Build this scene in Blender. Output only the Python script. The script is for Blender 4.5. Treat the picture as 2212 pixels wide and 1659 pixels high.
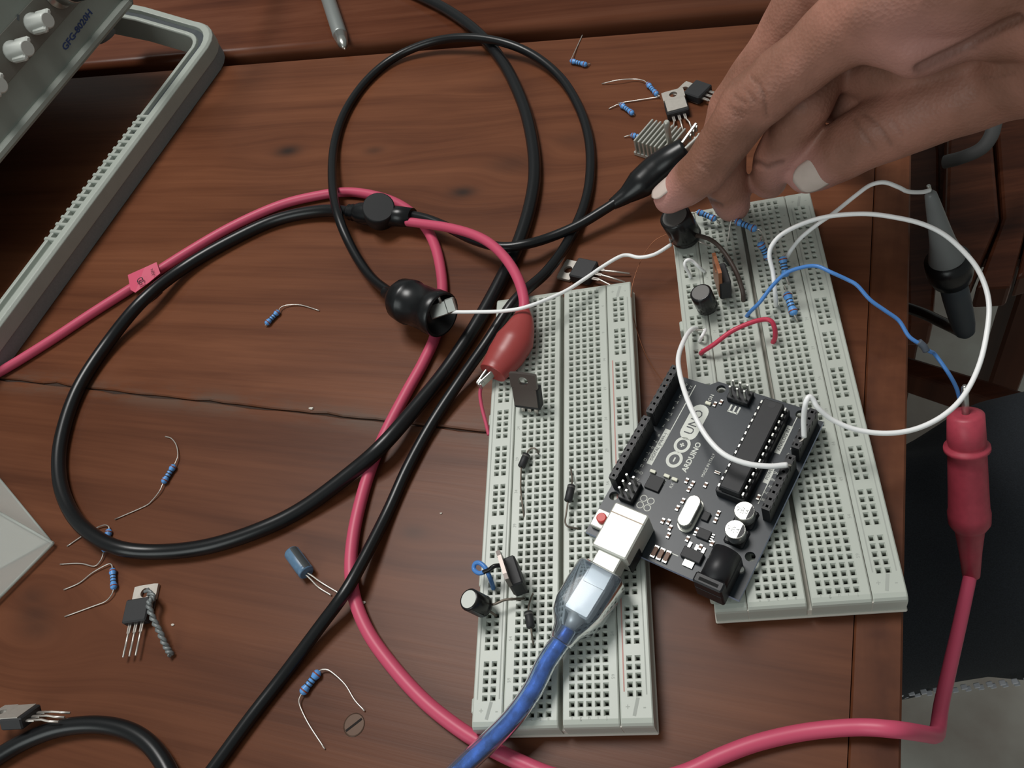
import bpy, bmesh, math, random
import numpy as np
from mathutils import Vector, Matrix

for o in list(bpy.data.objects):
    bpy.data.objects.remove(o, do_unlink=True)
SC = bpy.context.scene
COL = SC.collection
random.seed(7)

# ------------------------------------------------------------------ camera (mm, solved from the breadboards)
FPX = 1865.75
CAM = Vector((56.6387, -140.2222, 265.9032))
CR = Vector((0.96511469, 0.03638570, -0.25928692))     # camera right
CU = Vector((0.11594882, 0.82850425, 0.54784722))      # camera up
CB = Vector((0.23475412, -0.55879941, 0.79538275))     # camera back
cam = bpy.data.cameras.new('camera')
camo = bpy.data.objects.new('camera', cam); COL.objects.link(camo)
cam.sensor_fit = 'HORIZONTAL'; cam.sensor_width = 36.0
cam.lens = FPX / 2212.0 * 36.0
cam.clip_start = 0.01; cam.clip_end = 50
Mc = Matrix((CR, CU, CB)).transposed().to_4x4(); Mc.translation = CAM * 0.001
camo.matrix_world = Mc
SC.camera = camo

# ------------------------------------------------------------------ light
world = bpy.data.worlds.new('room_ambient'); SC.world = world; world.use_nodes = True
wb = world.node_tree.nodes['Background']
wb.inputs[0].default_value = (0.93, 1.0, 0.97, 1); wb.inputs[1].default_value = 0.21

def area(name, loc, target, sx, sy, power, col):
    l = bpy.data.lights.new(name, 'AREA'); l.shape = 'RECTANGLE'; l.size = sx; l.size_y = sy
    l.energy = power; l.color = col
    o = bpy.data.objects.new(name, l); COL.objects.link(o)
    o.location = loc
    d = Vector(target) - Vector(loc)
    o.rotation_euler = d.to_track_quat('-Z', 'Y').to_euler()
    return o
area('window_light', (-0.95, -1.35, 1.0), (0, 0.05, 0), 1.0, 1.0, 9, (0.93, 1.0, 0.98))
area('ceiling_lamp', (-0.42, 0.60, 1.65), (0.0, 0.05, 0), 0.6, 0.6, 22, (1.0, 0.98, 0.95))

vs = SC.view_settings
vs.view_transform = 'Standard'; vs.look = 'None'; vs.gamma = 1.0; vs.use_curve_mapping = False
vs.exposure = 0.0

# ------------------------------------------------------------------ helpers
def W(px, py, z=0.0):
    """point (mm) at height z on the sight line of a photograph pixel"""
    d = CR * ((px - 1106) / FPX) - CU * ((py - 829.5) / FPX) - CB
    return CAM + d * ((z - CAM.z) / d.z)

def depth(p):
    return -(Vector(p) - CAM).dot(CB)

def pxmm(n, p):
    """size in mm of n pixels at point p"""
    return n * depth(p) / FPX

def lin(c):
    c = c / 255.0
    return c / 12.92 if c <= 0.04045 else ((c + 0.055) / 1.055) ** 2.4

def rgb(r, g, b):
    return (lin(r), lin(g), lin(b), 1.0)

MATS = {}
def mat(name, col, rough=0.5, metal=0.0, spec=0.5, noise=0.0, nscale=300.0, bump=0.0, bscale=600.0,
        trans=0.0, ior=1.45, alpha=1.0, sss=0.0, coat=0.0):
    if name in MATS:
        return MATS[name]
    m = bpy.data.materials.new(name); m.use_nodes = True
    nt = m.node_tree; b = nt.nodes['Principled BSDF']
    b.inputs['Base Color'].default_value = col
    b.inputs['Roughness'].default_value = rough
    b.inputs['Metallic'].default_value = metal
    b.inputs['Specular IOR Level'].default_value = spec
    b.inputs['Transmission Weight'].default_value = trans
    b.inputs['IOR'].default_value = ior
    b.inputs['Alpha'].default_value = alpha
    b.inputs['Coat Weight'].default_value = coat
    if sss:
        b.inputs['Subsurface Weight'].default_value = sss
        b.inputs['Subsurface Radius'].default_value = (0.004, 0.0015, 0.001)
        b.inputs['Subsurface Scale'].default_value = 0.5
    tc = nt.nodes.new('ShaderNodeTexCoord')
    if noise:
        n = nt.nodes.new('ShaderNodeTexNoise'); n.inputs['Scale'].default_value = nscale
        n.inputs['Detail'].default_value = 4
        nt.links.new(tc.outputs['Object'], n.inputs['Vector'])
        mx = nt.nodes.new('ShaderNodeMix'); mx.data_type = 'RGBA'; mx.blend_type = 'MIX'
        mr = nt.nodes.new('ShaderNodeMapRange')
        mr.inputs[1].default_value = 0.3; mr.inputs[2].default_value = 0.7
        nt.links.new(n.outputs[0], mr.inputs[0]); nt.links.new(mr.outputs[0], mx.inputs[0])
        k1, k2 = 1 - noise, 1 + noise
        mx.inputs[6].default_value = (col[0]*k1, col[1]*k1, col[2]*k1, 1)
        mx.inputs[7].default_value = (min(1, col[0]*k2), min(1, col[1]*k2), min(1, col[2]*k2), 1)
        nt.links.new(mx.outputs[2], b.inputs['Base Color'])
    if bump:
        n2 = nt.nodes.new('ShaderNodeTexNoise'); n2.inputs['Scale'].default_value = bscale
        n2.inputs['Detail'].default_value = 3
        nt.links.new(tc.outputs['Object'], n2.inputs['Vector'])
        bp = nt.nodes.new('ShaderNodeBump'); bp.inputs['Strength'].default_value = bump
        bp.inputs['Distance'].default_value = 0.0006
        nt.links.new(n2.outputs[0], bp.inputs['Height']); nt.links.new(bp.outputs[0], b.inputs['Normal'])
    MATS[name] = m
    return m

class MB:
    def __init__(s):
        s.v = []; s.f = []; s.sm = []; s.mi = []
    def add(s, vs, fs, smooth=False, mi=0):
        k = len(s.v)
        s.v += [Vector(p) for p in vs]
        for f in fs:
            s.f.append([i + k for i in f]); s.sm.append(smooth); s.mi.append(mi)
        return s
    def box(s, c, d, M=None, mi=0):
        hx, hy, hz = d[0]/2, d[1]/2, d[2]/2
        vs = [Vector((x, y, z)) for z in (-hz, hz) for y in (-hy, hy) for x in (-hx, hx)]
        if M is not None: vs = [M @ p for p in vs]
        c = Vector(c)
        return s.add([p + c for p in vs], [(0,2,3,1),(4,5,7,6),(0,1,5,4),(2,6,7,3),(0,4,6,2),(1,3,7,5)], mi=mi)
    def rbox(s, c, d, b, M=None, mi=0, smooth=False):
        """box with every edge chamfered by b"""
        hx, hy, hz = d[0]/2, d[1]/2, d[2]/2
        b = min(b, hx*0.95, hy*0.95, hz*0.95)
        rings = []
        def ring(ix, iy, z, c8):
            return [Vector(p) for p in ((ix-c8,-iy,z),(ix,-iy+c8,z),(ix,iy-c8,z),(ix-c8,iy,z),(-ix+c8,iy,z),(-ix,iy-c8,z),(-ix,-iy+c8,z),(-ix+c8,-iy,z))]
        rings = [ring(hx-b, hy-b, -hz, b*0.4), ring(hx, hy, -hz+b, b), ring(hx, hy, hz-b, b), ring(hx-b, hy-b, hz, b*0.4)]
        vs = [p for r in rings for p in r]
        if M is not None: vs = [M @ p for p in vs]
        c = Vector(c); vs = [p + c for p in vs]
        fs = [tuple(range(7, -1, -1)), tuple(range(24, 32))]
        for r in range(3):
            for i in range(8):
                j = (i+1) % 8
                fs.append((r*8+i, r*8+j, (r+1)*8+j, (r+1)*8+i))
        return s.add(vs, fs, smooth, mi)
    def tube(s, pts, r, n=10, caps=True, mi=0, flat=1.0, up=None):
        pts = [Vector(p) for p in pts]; m = len(pts)
        rs = list(r) if hasattr(r, '__len__') else [r]*m
        tang = []
        for i in range(m):
            a = pts[max(0, i-1)]; b = pts[min(m-1, i+1)]
            t = b - a
            tang.append(t.normalized() if t.length > 1e-9 else Vector((0, 0, 1)))
        u = Vector(up) if up else Vector((0, 0, 1))
        if abs(u.dot(tang[0])) > 0.95: u = Vector((1, 0, 0))
        u = (u - tang[0]*u.dot(tang[0])).normalized()
        k = len(s.v)
        for i in range(m):
            t = tang[i]
            u = u - t*u.dot(t)
            u = u.normalized() if u.length > 1e-6 else t.orthogonal().normalized()
            w = t.cross(u)
            for j in range(n):
                a = 2*math.pi*j/n
                s.v.append(pts[i] + (w*math.cos(a) + u*math.sin(a)*flat)*rs[i])
        for i in range(m-1):
            for j in range(n):
                j2 = (j+1) % n
                s.f.append([k+i*n+j, k+i*n+j2, k+(i+1)*n+j2, k+(i+1)*n+j]); s.sm.append(True); s.mi.append(mi)
        if caps:
            s.f.append([k+j for j in range(n-1, -1, -1)]); s.sm.append(False); s.mi.append(mi)
            s.f.append([k+(m-1)*n+j for j in range(n)]); s.sm.append(False); s.mi.append(mi)
        return s
    def lathe(s, prof, o, ax, n=24, mi=0, caps=True, smooth=True):
        o = Vector(o); ax = Vector(ax).normalized()
        return s.tube2([o + ax*t for t, r in prof], [r for t, r in prof], ax, n, mi, caps, smooth)
    def tube2(s, pts, rs, ax, n, mi, caps, smooth):
        u = ax.orthogonal().normalized(); w = ax.cross(u); k = len(s.v); m = len(pts)
        for i in range(m):
            for j in range(n):
                a = 2*math.pi*j/n
                s.v.append(pts[i] + (u*math.cos(a) + w*math.sin(a))*rs[i])
        for i in range(m-1):
            for j in range(n):
                j2 = (j+1) % n
                s.f.append([k+i*n+j, k+i*n+j2, k+(i+1)*n+j2, k+(i+1)*n+j]); s.sm.append(smooth); s.mi.append(mi)
        if caps:
            s.f.append([k+j for j in range(n-1, -1, -1)]); s.sm.append(False); s.mi.append(mi)
            s.f.append([k+(m-1)*n+j for j in range(n)]); s.sm.append(False); s.mi.append(mi)
        return s
    def prism(s, poly, z0, z1, M=None, mi=0):
        n = len(poly)
        vs = [Vector((p[0], p[1], z0)) for p in poly] + [Vector((p[0], p[1], z1)) for p in poly]
        if M is not None: vs = [M @ p for p in vs]
        fs = [tuple(range(n-1, -1, -1)), tuple(range(n, 2*n))]
        for i in range(n):
            j = (i+1) % n; fs.append((i, j, n+j, n+i))
        return s.add(vs, fs, mi=mi)
    def ringprism(s, outer, inner, z0, z1, mi=0):
        n = len(outer)
        vs = [Vector((p[0], p[1], z)) for z in (z0, z1) for p in list(outer)+list(inner)]
        fs = []
        for i in range(n):
            j = (i+1) % n
            fs += [(i, n+i, n+j, j), (2*n+i, 2*n+j, 3*n+j, 3*n+i), (i, j, 2*n+j, 2*n+i), (n+j, n+i, 3*n+i, 3*n+j)]
        return s.add(vs, fs, mi=mi)
    def xf(s, M):
        s.v = [M @ p for p in s.v]; return s
    def join(s, o, off=(0,0,0), M=None):
        off = Vector(off)
        vs = [(M @ p if M is not None else p) + off for p in o.v]; k = len(s.v)
        s.v += vs
        for f, sm, mi in zip(o.f, o.sm, o.mi):
            s.f.append([i+k for i in f]); s.sm.append(sm); s.mi.append(mi)
        return s

FR = {}          # object name -> inverse frame (mm)
def tag(o, label=None, cat=None, group=None, kind=None):
    if label: o['label'] = label
    if cat: o['category'] = cat
    if group: o['group'] = group
    if kind: o['kind'] = kind
    return o

def thing(name, label, cat, loc=(0,0,0), M3=None, group=None):
    o = bpy.data.objects.new(name, None); COL.objects.link(o)
    o.empty_display_size = 0.01
    M = (M3.to_4x4() if M3 is not None else Matrix.Identity(4)); M.translation = Vector(loc)
    FR[o.name] = M.inverted()
    Mm = M.copy(); Mm.translation = Vector(loc)*0.001
    o.matrix_world = Mm
    tag(o, label, cat, group)
    return o

def mesh_of(name, mb, mats):
    me = bpy.data.meshes.new(name)
    me.from_pydata([tuple(p*0.001) for p in mb.v], [], mb.f)
    me.polygons.foreach_set('use_smooth', mb.sm)
    mats = mats if isinstance(mats, (list, tuple)) else [mats]
    for m in mats: me.materials.append(m)
    if len(mats) > 1: me.polygons.foreach_set('material_index', mb.mi)
    me.update()
    return me

def mk(name, mb, mats, parent=None, world=False, bevel=0.0, label=None, cat=None, group=None, kind=None):
    """link mb as one mesh object; coordinates are the parent's (or the world's) mm"""
    if parent is None:
        xs = [p.x for p in mb.v]; ys = [p.y for p in mb.v]; zs = [p.z for p in mb.v]
        o0 = Vector(((min(xs)+max(xs))/2, (min(ys)+max(ys))/2, min(zs)))
        mb.v = [p - o0 for p in mb.v]
        ob = bpy.data.objects.new(name, mesh_of(name, mb, mats)); COL.objects.link(ob)
        ob.location = o0*0.001
        FR[ob.name] = Matrix.Translation(-o0)
    else:
        if world:
            Mi = FR[parent.name]; mb.v = [Mi @ p for p in mb.v]
        ob = bpy.data.objects.new(name, mesh_of(name, mb, mats)); COL.objects.link(ob)
        ob.parent = parent
        FR[ob.name] = FR[parent.name]
    if bevel:
        b = ob.modifiers.new('bevel', 'BEVEL'); b.width = bevel*0.001; b.segments = 2; b.limit_method = 'ANGLE'
    return tag(ob, label, cat, group, kind)

def spline(pts, sub=8):
    pts = [Vector(p) for p in pts]; out = []
    n = len(pts)
    for i in range(n-1):
        p1, p2 = pts[i], pts[i+1]
        p0 = pts[i-1] if i > 0 else p1*2 - p2
        p3 = pts[i+2] if i+2 < n else p2*2 - p1
        for k in range(sub):
            t = k/sub
            out.append(0.5*((2*p1) + (p2-p0)*t + (2*p0-5*p1+4*p2-p3)*t*t + (3*p1-p0-3*p2+p3)*t**3))
    out.append(pts[-1])
    return out

def wp(*q):
    return [W(*p) for p in q]

TXT = {}
def text(s, size, bold=0.0):
    key = (s, size, bold)
    if key not in TXT:
        cu = bpy.data.curves.new('t', 'FONT'); cu.body = s; cu.size = size
        cu.align_x = 'CENTER'; cu.align_y = 'CENTER'; cu.resolution_u = 2; cu.offset = bold
        cu.extrude = 0.02
        ob = bpy.data.objects.new('t', cu); COL.objects.link(ob)
        dg = bpy.context.evaluated_depsgraph_get(); dg.update()
        me = ob.evaluated_get(dg).to_mesh()
        d = ([tuple(v.co) for v in me.vertices], [tuple(p.vertices) for p in me.polygons])
        ob.evaluated_get(dg).to_mesh_clear()
        bpy.data.objects.remove(ob); bpy.data.curves.remove(cu)
        TXT[key] = d
    v, f = TXT[key]
    return MB().add(v, f)

def rz(a): return Matrix.Rotation(a, 3, 'Z')
def frame(x, y):
    x = Vector(x).normalized(); y = Vector(y); y = (y - x*y.dot(x)).normalized(); z = x.cross(y)
    return Matrix((x, y, z)).transposed()

# ------------------------------------------------------------------ materials
def wood(name, dark, mid, light, angle, knots=(), rough=0.38, seed=0.0, sx=4.0, sy=60.0, worn=None):
    m = bpy.data.materials.new(name); m.use_nodes = True; nt = m.node_tree; N = nt.nodes; Lk = nt.links
    b = N['Principled BSDF']; b.inputs['Roughness'].default_value = rough
    b.inputs['Specular IOR Level'].default_value = 0.18
    geo = N.new('ShaderNodeTexCoord'); 
    def node(t, **k):
        n = N.new(t)
        for a, v in k.items(): setattr(n, a, v)
        return n
    # object coordinates are the table's own frame (x along the grain)
    co = geo.outputs['Object']
    sep = node('ShaderNodeSeparateXYZ'); Lk.new(co, sep.inputs[0])
    # warp grain around knots
    ysum = sep.outputs[1]
    dark_f = None
    for (kx, ky, kr, ks) in knots:
        dx = node('ShaderNodeMath', operation='SUBTRACT'); Lk.new(sep.outputs[0], dx.inputs[0]); dx.inputs[1].default_value = kx
        dy = node('ShaderNodeMath', operation='SUBTRACT'); Lk.new(sep.outputs[1], dy.inputs[0]); dy.inputs[1].default_value = ky
        sx_ = node('ShaderNodeMath', operation='MULTIPLY'); Lk.new(dx.outputs[0], sx_.inputs[0]); sx_.inputs[1].default_value = 0.55
        q1 = node('ShaderNodeMath', operation='MULTIPLY'); Lk.new(sx_.outputs[0], q1.inputs[0]); Lk.new(sx_.outputs[0], q1.inputs[1])
        q2 = node('ShaderNodeMath', operation='MULTIPLY'); Lk.new(dy.outputs[0], q2.inputs[0]); Lk.new(dy.outputs[0], q2.inputs[1])
        d2 = node('ShaderNodeMath', operation='ADD'); Lk.new(q1.outputs[0], d2.inputs[0]); Lk.new(q2.outputs[0], d2.inputs[1])
        dd = node('ShaderNodeMath', operation='DIVIDE'); Lk.new(d2.outputs[0], dd.inputs[0]); dd.inputs[1].default_value = -(kr*kr)
        ex = node('ShaderNodeMath', operation='EXPONENT'); Lk.new(dd.outputs[0], ex.inputs[0])
        d3 = node('ShaderNodeMath', operation='DIVIDE'); Lk.new(d2.outputs[0], d3.inputs[0]); d3.inputs[1].default_value = -(kr*kr*14)
        ex2 = node('ShaderNodeMath', operation='EXPONENT'); Lk.new(d3.outputs[0], ex2.inputs[0])
        wq = node('ShaderNodeMath', operation='MULTIPLY'); Lk.new(ex2.outputs[0], wq.inputs[0]); Lk.new(dy.outputs[0], wq.inputs[1])
        wr = node('ShaderNodeMath', operation='MULTIPLY_ADD'); Lk.new(wq.outputs[0], wr.inputs[0]); wr.inputs[1].default_value = -0.75; Lk.new(ysum, wr.inputs[2])
        ysum = wr.outputs[0]
        es = node('ShaderNodeMath', operation='MULTIPLY'); Lk.new(ex.outputs[0], es.inputs[0]); es.inputs[1].default_value = ks
        if dark_f is None: dark_f = es.outputs[0]
        else:
            mx_ = node('ShaderNodeMath', operation='MAXIMUM'); Lk.new(dark_f, mx_.inputs[0]); Lk.new(es.outputs[0], mx_.inputs[1]); dark_f = mx_.outputs[0]
    cmb = node('ShaderNodeCombineXYZ'); Lk.new(sep.outputs[0], cmb.inputs[0]); Lk.new(ysum, cmb.inputs[1]); cmb.inputs[2].default_value = seed
    def noise(sc, detail, rough_, dist=0.0):
        mp = node('ShaderNodeMapping'); mp.inputs['Scale'].default_value = (sc[0], sc[1], 1)
        Lk.new(cmb.outputs[0], mp.inputs[0])
        n = node('ShaderNodeTexNoise'); n.inputs['Scale'].default_value = 1; n.inputs['Detail'].default_value = detail
        n.inputs['Roughness'].default_value = rough_; n.inputs['Distortion'].default_value = dist
        Lk.new(mp.outputs[0], n.inputs[0]); return n.outputs[0]
    n1 = noise((sx, sy), 5, 0.6, 0.6)
    n2 = noise((sx*2.2, sy*7), 3, 0.6)
    n3 = noise((sx*2.4, sx*4.0), 3, 0.5)
    a1 = node('ShaderNodeMath', operation='MULTIPLY'); Lk.new(n1, a1.inputs[0]); a1.inputs[1].default_value = 0.62
    a2 = node('ShaderNodeMath', operation='MULTIPLY_ADD'); Lk.new(n2, a2.inputs[0]); a2.inputs[1].default_value = 0.20; Lk.new(a1.outputs[0], a2.inputs[2])
    a3 = node('ShaderNodeMath', operation='MULTIPLY_ADD'); Lk.new(n3, a3.inputs[0]); a3.inputs[1].default_value = 0.30; Lk.new(a2.outputs[0], a3.inputs[2])
    ramp = node('ShaderNodeValToRGB'); cr = ramp.color_ramp
    cr.elements[0].position = 0.38; cr.elements[0].color = dark
    cr.elements[1].position = 0.72; cr.elements[1].color = light
    e = cr.elements.new(0.55); e.color = mid
    Lk.new(a3.outputs[0], ramp.inputs[0])
    outc = ramp.outputs[0]
    if dark_f is not None:
        mx = node('ShaderNodeMix'); mx.data_type = 'RGBA'
        Lk.new(dark_f, mx.inputs[0]); Lk.new(outc, mx.inputs[6]); mx.inputs[7].default_value = rgb(44, 33, 28); outc = mx.outputs[2]
    if worn is not None:
        # scuffed, dusty band along a plank joint
        yl = node('ShaderNodeMath', operation='MULTIPLY_ADD'); Lk.new(sep.outputs[0], yl.inputs[0]); yl.inputs[1].default_value = 0.022; Lk.new(sep.outputs[1], yl.inputs[2])
        y2 = node('ShaderNodeMath', operation='SUBTRACT'); Lk.new(yl.outputs[0], y2.inputs[0]); y2.inputs[1].default_value = worn
        y3 = node('ShaderNodeMath', operation='DIVIDE'); Lk.new(y2.outputs[0], y3.inputs[0]); y3.inputs[1].default_value = 0.0055
        y4 = node('ShaderNodeMath', operation='MULTIPLY'); Lk.new(y3.outputs[0], y4.inputs[0]); Lk.new(y3.outputs[0], y4.inputs[1])
        y5 = node('ShaderNodeMath', operation='MULTIPLY'); Lk.new(y4.outputs[0], y5.inputs[0]); y5.inputs[1].default_value = -1.0
        y6 = node('ShaderNodeMath', operation='EXPONENT'); Lk.new(y5.outputs[0], y6.inputs[0])
        nz = noise((26, 90), 4, 0.65)
        mr = node('ShaderNodeMapRange'); mr.inputs[1].default_value = 0.42; mr.inputs[2].default_value = 0.62; Lk.new(nz, mr.inputs[0])
        y7 = node('ShaderNodeMath', operation='MULTIPLY'); Lk.new(y6.outputs[0], y7.inputs[0]); Lk.new(mr.outputs[0], y7.inputs[1])
        y8 = node('ShaderNodeMath', operation='MULTIPLY'); Lk.new(y7.outputs[0], y8.inputs[0]); y8.inputs[1].default_value = 0.75
        mw = node('ShaderNodeMix'); mw.data_type = 'RGBA'; Lk.new(y8.outputs[0], mw.inputs[0]); Lk.new(outc, mw.inputs[6]); mw.inputs[7].default_value = rgb(90, 74, 64); outc = mw.outputs[2]
    Lk.new(outc, b.inputs['Base Color'])
    bp = node('ShaderNodeBump'); bp.inputs['Strength'].default_value = 0.10; bp.inputs['Distance'].default_value = 0.0004
    Lk.new(n2, bp.inputs['Height']); Lk.new(bp.outputs[0], b.inputs['Normal'])
    return m

M_black = mat('black_cable_sheath', rgb(19, 20, 22), rough=0.30, spec=0.5)
M_pink = mat('pinkish_red_cable_sheath', rgb(200, 80, 108), rough=0.42, spec=0.45)
M_pinkclip = mat('red_clip_boot_vinyl', rgb(158, 66, 64), rough=0.35, sss=0.2)
M_redprobe = mat('red_probe_plastic', rgb(176, 66, 82), rough=0.45, noise=0.08, nscale=400)
M_white = mat('white_wire_sheath', rgb(252, 252, 252), rough=0.35)
M_blue = mat('blue_wire_sheath', rgb(80, 135, 205), rough=0.35)
M_redw = mat('red_wire_sheath', rgb(200, 60, 85), rough=0.4)
M_board = mat('breadboard_abs', rgb(184, 189, 180), rough=0.36, spec=0.5, noise=0.025, nscale=60)
M_contact_shade = mat('contact_metal_pit_shade', rgb(34, 34, 32), rough=0.6, metal=0.3)  # contact clips, with the dark of the deep holes put into their colour
M_tape = mat('foam_tape_backing', rgb(205, 200, 190), rough=0.7)
M_ink = mat('faded_grey_ink', rgb(164, 168, 161), rough=0.6)
M_redink = mat('faded_red_ink', rgb(190, 140, 132), rough=0.6)
M_steel = mat('tinned_steel', rgb(190, 190, 185), rough=0.3, metal=0.9)
M_lead = mat('tinned_lead_wire', rgb(214, 206, 198), rough=0.32, metal=0.75)
M_dlead = mat('dull_lead_wire', rgb(120, 110, 100), rough=0.45, metal=0.6)
M_copper = mat('copper_wire', rgb(150, 96, 68), rough=0.4, metal=0.6)
M_epoxy = mat('black_epoxy', rgb(40, 40, 42), rough=0.55, noise=0.06, nscale=900)
M_tab = mat('dull_metal_tab', rgb(186, 180, 172), rough=0.5, metal=0.55, noise=0.06, nscale=500)
M_coptab = mat('oxidised_copper_tab', rgb(150, 96, 66), rough=0.4, metal=0.6, noise=0.15, nscale=500)
M_resblue = mat('resistor_blue_enamel', rgb(96, 156, 222), rough=0.35)
M_band = mat('resistor_band_dark', rgb(60, 56, 62), rough=0.4)
M_bandr = mat('resistor_band_brown', rgb(140, 70, 50), rough=0.4)
M_capb = mat('black_capacitor_sleeve', rgb(26, 25, 26), rough=0.25)
M_captop = mat('grey_capacitor_top', rgb(96, 94, 92), rough=0.45, metal=0.2)
M_capblue = mat('slate_blue_capacitor_sleeve', rgb(92, 122, 150), rough=0.35, noise=0.12, nscale=500)
M_capgrey = mat('dark_sleeve_stripe', rgb(66, 70, 72), rough=0.4)
M_pcb = mat('dark_navy_solder_mask', rgb(36, 43, 50), rough=0.38, noise=0.06, nscale=700)
M_pcbedge = mat('pale_laminate_edge', rgb(150, 160, 185), rough=0.5)
M_silk = mat('white_silkscreen', rgb(222, 224, 216), rough=0.6)
M_header = mat('black_header_plastic', rgb(30, 30, 33), rough=0.45)
M_dark = mat('black_socket_hole', rgb(10, 9, 9), rough=0.8)
M_shell = mat('matt_tin_shell', rgb(212, 212, 204), rough=0.42, metal=0.35)
M_shiny = mat('bright_metal_can', rgb(220, 220, 214), rough=0.22, metal=0.8)
M_solder = mat('solder_metal', rgb(205, 205, 200), rough=0.3, metal=0.8)
M_grey = mat('light_grey_plastic', rgb(168, 174, 166), rough=0.42, noise=0.03, nscale=120, bump=0.15, bscale=1500)
M_greyd = mat('dark_grey_print', rgb(92, 98, 102), rough=0.5)  # dark grey of the can print and panel marks
M_rubber = mat('grey_rubber_foot', rgb(132, 136, 136), rough=0.7, noise=0.06, nscale=900)
M_groove = mat('dark_grey_strip', rgb(62, 68, 72), rough=0.5)
M_panel = mat('panel_paint', rgb(150, 156, 148), rough=0.5, noise=0.05, nscale=60)
M_panel2 = mat('panel_field_paint', rgb(124, 122, 114), rough=0.55, noise=0.05, nscale=60)
M_knob = mat('white_knob_plastic', rgb(214, 218, 212), rough=0.3)
M_nav = mat('navy_print', rgb(52, 70, 120), rough=0.6)
M_jeans = mat('dark_denim', rgb(44, 48, 54), rough=0.85, noise=0.28, nscale=1500, bump=0.35, bscale=1800)
M_stitch = mat('white_stitch_thread', rgb(236, 238, 246), rough=0.7)
M_pale = mat('dull_grey_probe_plastic', rgb(120, 122, 122), rough=0.38)
M_usb = mat('translucent_blue_grey_plug_jacket', rgb(168, 180, 196), rough=0.12, trans=0.9, ior=1.25)
M_usbc = mat('clear_blue_cable_jacket', rgb(170, 198, 242), rough=0.12, trans=0.9, ior=1.2)
M_braid = mat('foil_shield_braid', rgb(92, 132, 200), rough=0.35, metal=0.35, noise=0.55, nscale=240, bump=0.5, bscale=500)
M_clear = mat('clear_acrylic', rgb(214, 216, 210), rough=0.3, trans=0.3, ior=1.1, alpha=0.34)
M_clearedge = mat('frosted_acrylic_edge', rgb(190, 196, 190), rough=0.5, alpha=0.5)
M_nail = mat('finger_nail', rgb(214, 196, 186), rough=0.28, spec=0.6, noise=0.05, nscale=200)
M_alu = mat('aluminium_fin', rgb(196, 196, 188), rough=0.4, metal=0.6)
M_chip = mat('pale_debris', rgb(206, 200, 190), rough=0.7)
M_twist = mat('grey_twisted_foil', rgb(128, 132, 132), rough=0.5, metal=0.4, noise=0.25, nscale=700)
M_redbtn = mat('red_button', rgb(206, 70, 66), rough=0.4)
M_pen = mat('brushed_pen_metal', rgb(150, 154, 152), rough=0.4, metal=0.5)

# ------------------------------------------------------------------ setting: floor
fm = bpy.data.materials.new('cement_floor'); fm.use_nodes = True
nt = fm.node_tree; b = nt.nodes['Principled BSDF']; b.inputs['Roughness'].default_value = 0.6
tc = nt.nodes.new('ShaderNodeTexCoord'); n = nt.nodes.new('ShaderNodeTexNoise'); n.inputs['Scale'].default_value = 9
n.inputs['Detail'].default_value = 5
nt.links.new(tc.outputs['Object'], n.inputs[0])
r = nt.nodes.new('ShaderNodeValToRGB'); r.color_ramp.elements[0].position = 0.35; r.color_ramp.elements[1].position = 0.65
r.color_ramp.elements[0].color = rgb(168, 156, 146); r.color_ramp.elements[1].color = rgb(204, 202, 192)
nt.links.new(n.outputs[0], r.inputs[0]); nt.links.new(r.outputs[0], b.inputs['Base Color'])
FZ = -720
fl = MB().box((0, 0, FZ-10), (6000, 6000, 20))
mk('floor', fl, fm, label='pale grey cement floor below the table', kind='structure')

# ------------------------------------------------------------------ tables
TA = math.radians(-12.3)
TX = Vector((math.cos(TA), math.sin(TA), 0)); TY = Vector((-math.sin(TA), math.cos(TA), 0))
def tl(p):            # world -> table frame
    p = Vector(p); return Vector((p.dot(TX), p.dot(TY), p.z))
TM = Matrix((TX, TY, Vector((0, 0, 1)))).transposed()
knots_px = [(622, 326, 4.2, 0.95), (1000, 415, 3.6, 0.9), (808, 325, 3.0, 0.5), (1100, 355, 6.0, 0.35), (893, 1150, 3.0, 0.4), (1085, 165, 4.0, 0.2),
            (75, 1330, 5.0, 0.45), (80, 1355, 5.0, 0.4), (70, 1290, 4.0, 0.35), (1240, 300, 5, 0.3)]
kn = []
for (x, y, rr, st) in knots_px:
    p = tl(W(x, y, 0)); kn.append((p.x*0.001, p.y*0.001, rr*0.001, st))
yk_m = 0.0215 - 0.16*0.022
wood_a = wood('varnished_teak', rgb(78, 42, 26), rgb(101, 59, 38), rgb(118, 72, 48), 0, kn, rough=0.36, worn=yk_m)
wood_b = wood('varnished_teak_dark', rgb(71, 38, 23), rgb(92, 53, 34), rgb(108, 65, 43), 0, kn, rough=0.36, seed=3.7, worn=yk_m)
wood_c = wood('varnished_teak_edge', rgb(74, 40, 25), rgb(94, 54, 34), rgb(112, 68, 45), 0, (), rough=0.4, seed=8.1, sx=45, sy=5)
wood_d = wood('varnished_teak_far', rgb(78, 41, 27), rgb(102, 58, 39), rgb(120, 74, 53), 0, (), rough=0.33, seed=5.5)

table = thing('work_table', 'brown varnished wooden table top holding the breadboards and cables', 'table', (0, 0, -700), TM)
def tbox(x0, x1, y0, y1, z0, z1, ch=0.6):
    return MB().rbox(((x0+x1)/2, (y0+y1)/2, (z0+z1)/2 + 700), (x1-x0, y1-y0, z1-z0), ch)
yg, yh = 254.0, 266.5
xE, xC = 108.4, 95.3
yk = 21.5
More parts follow.
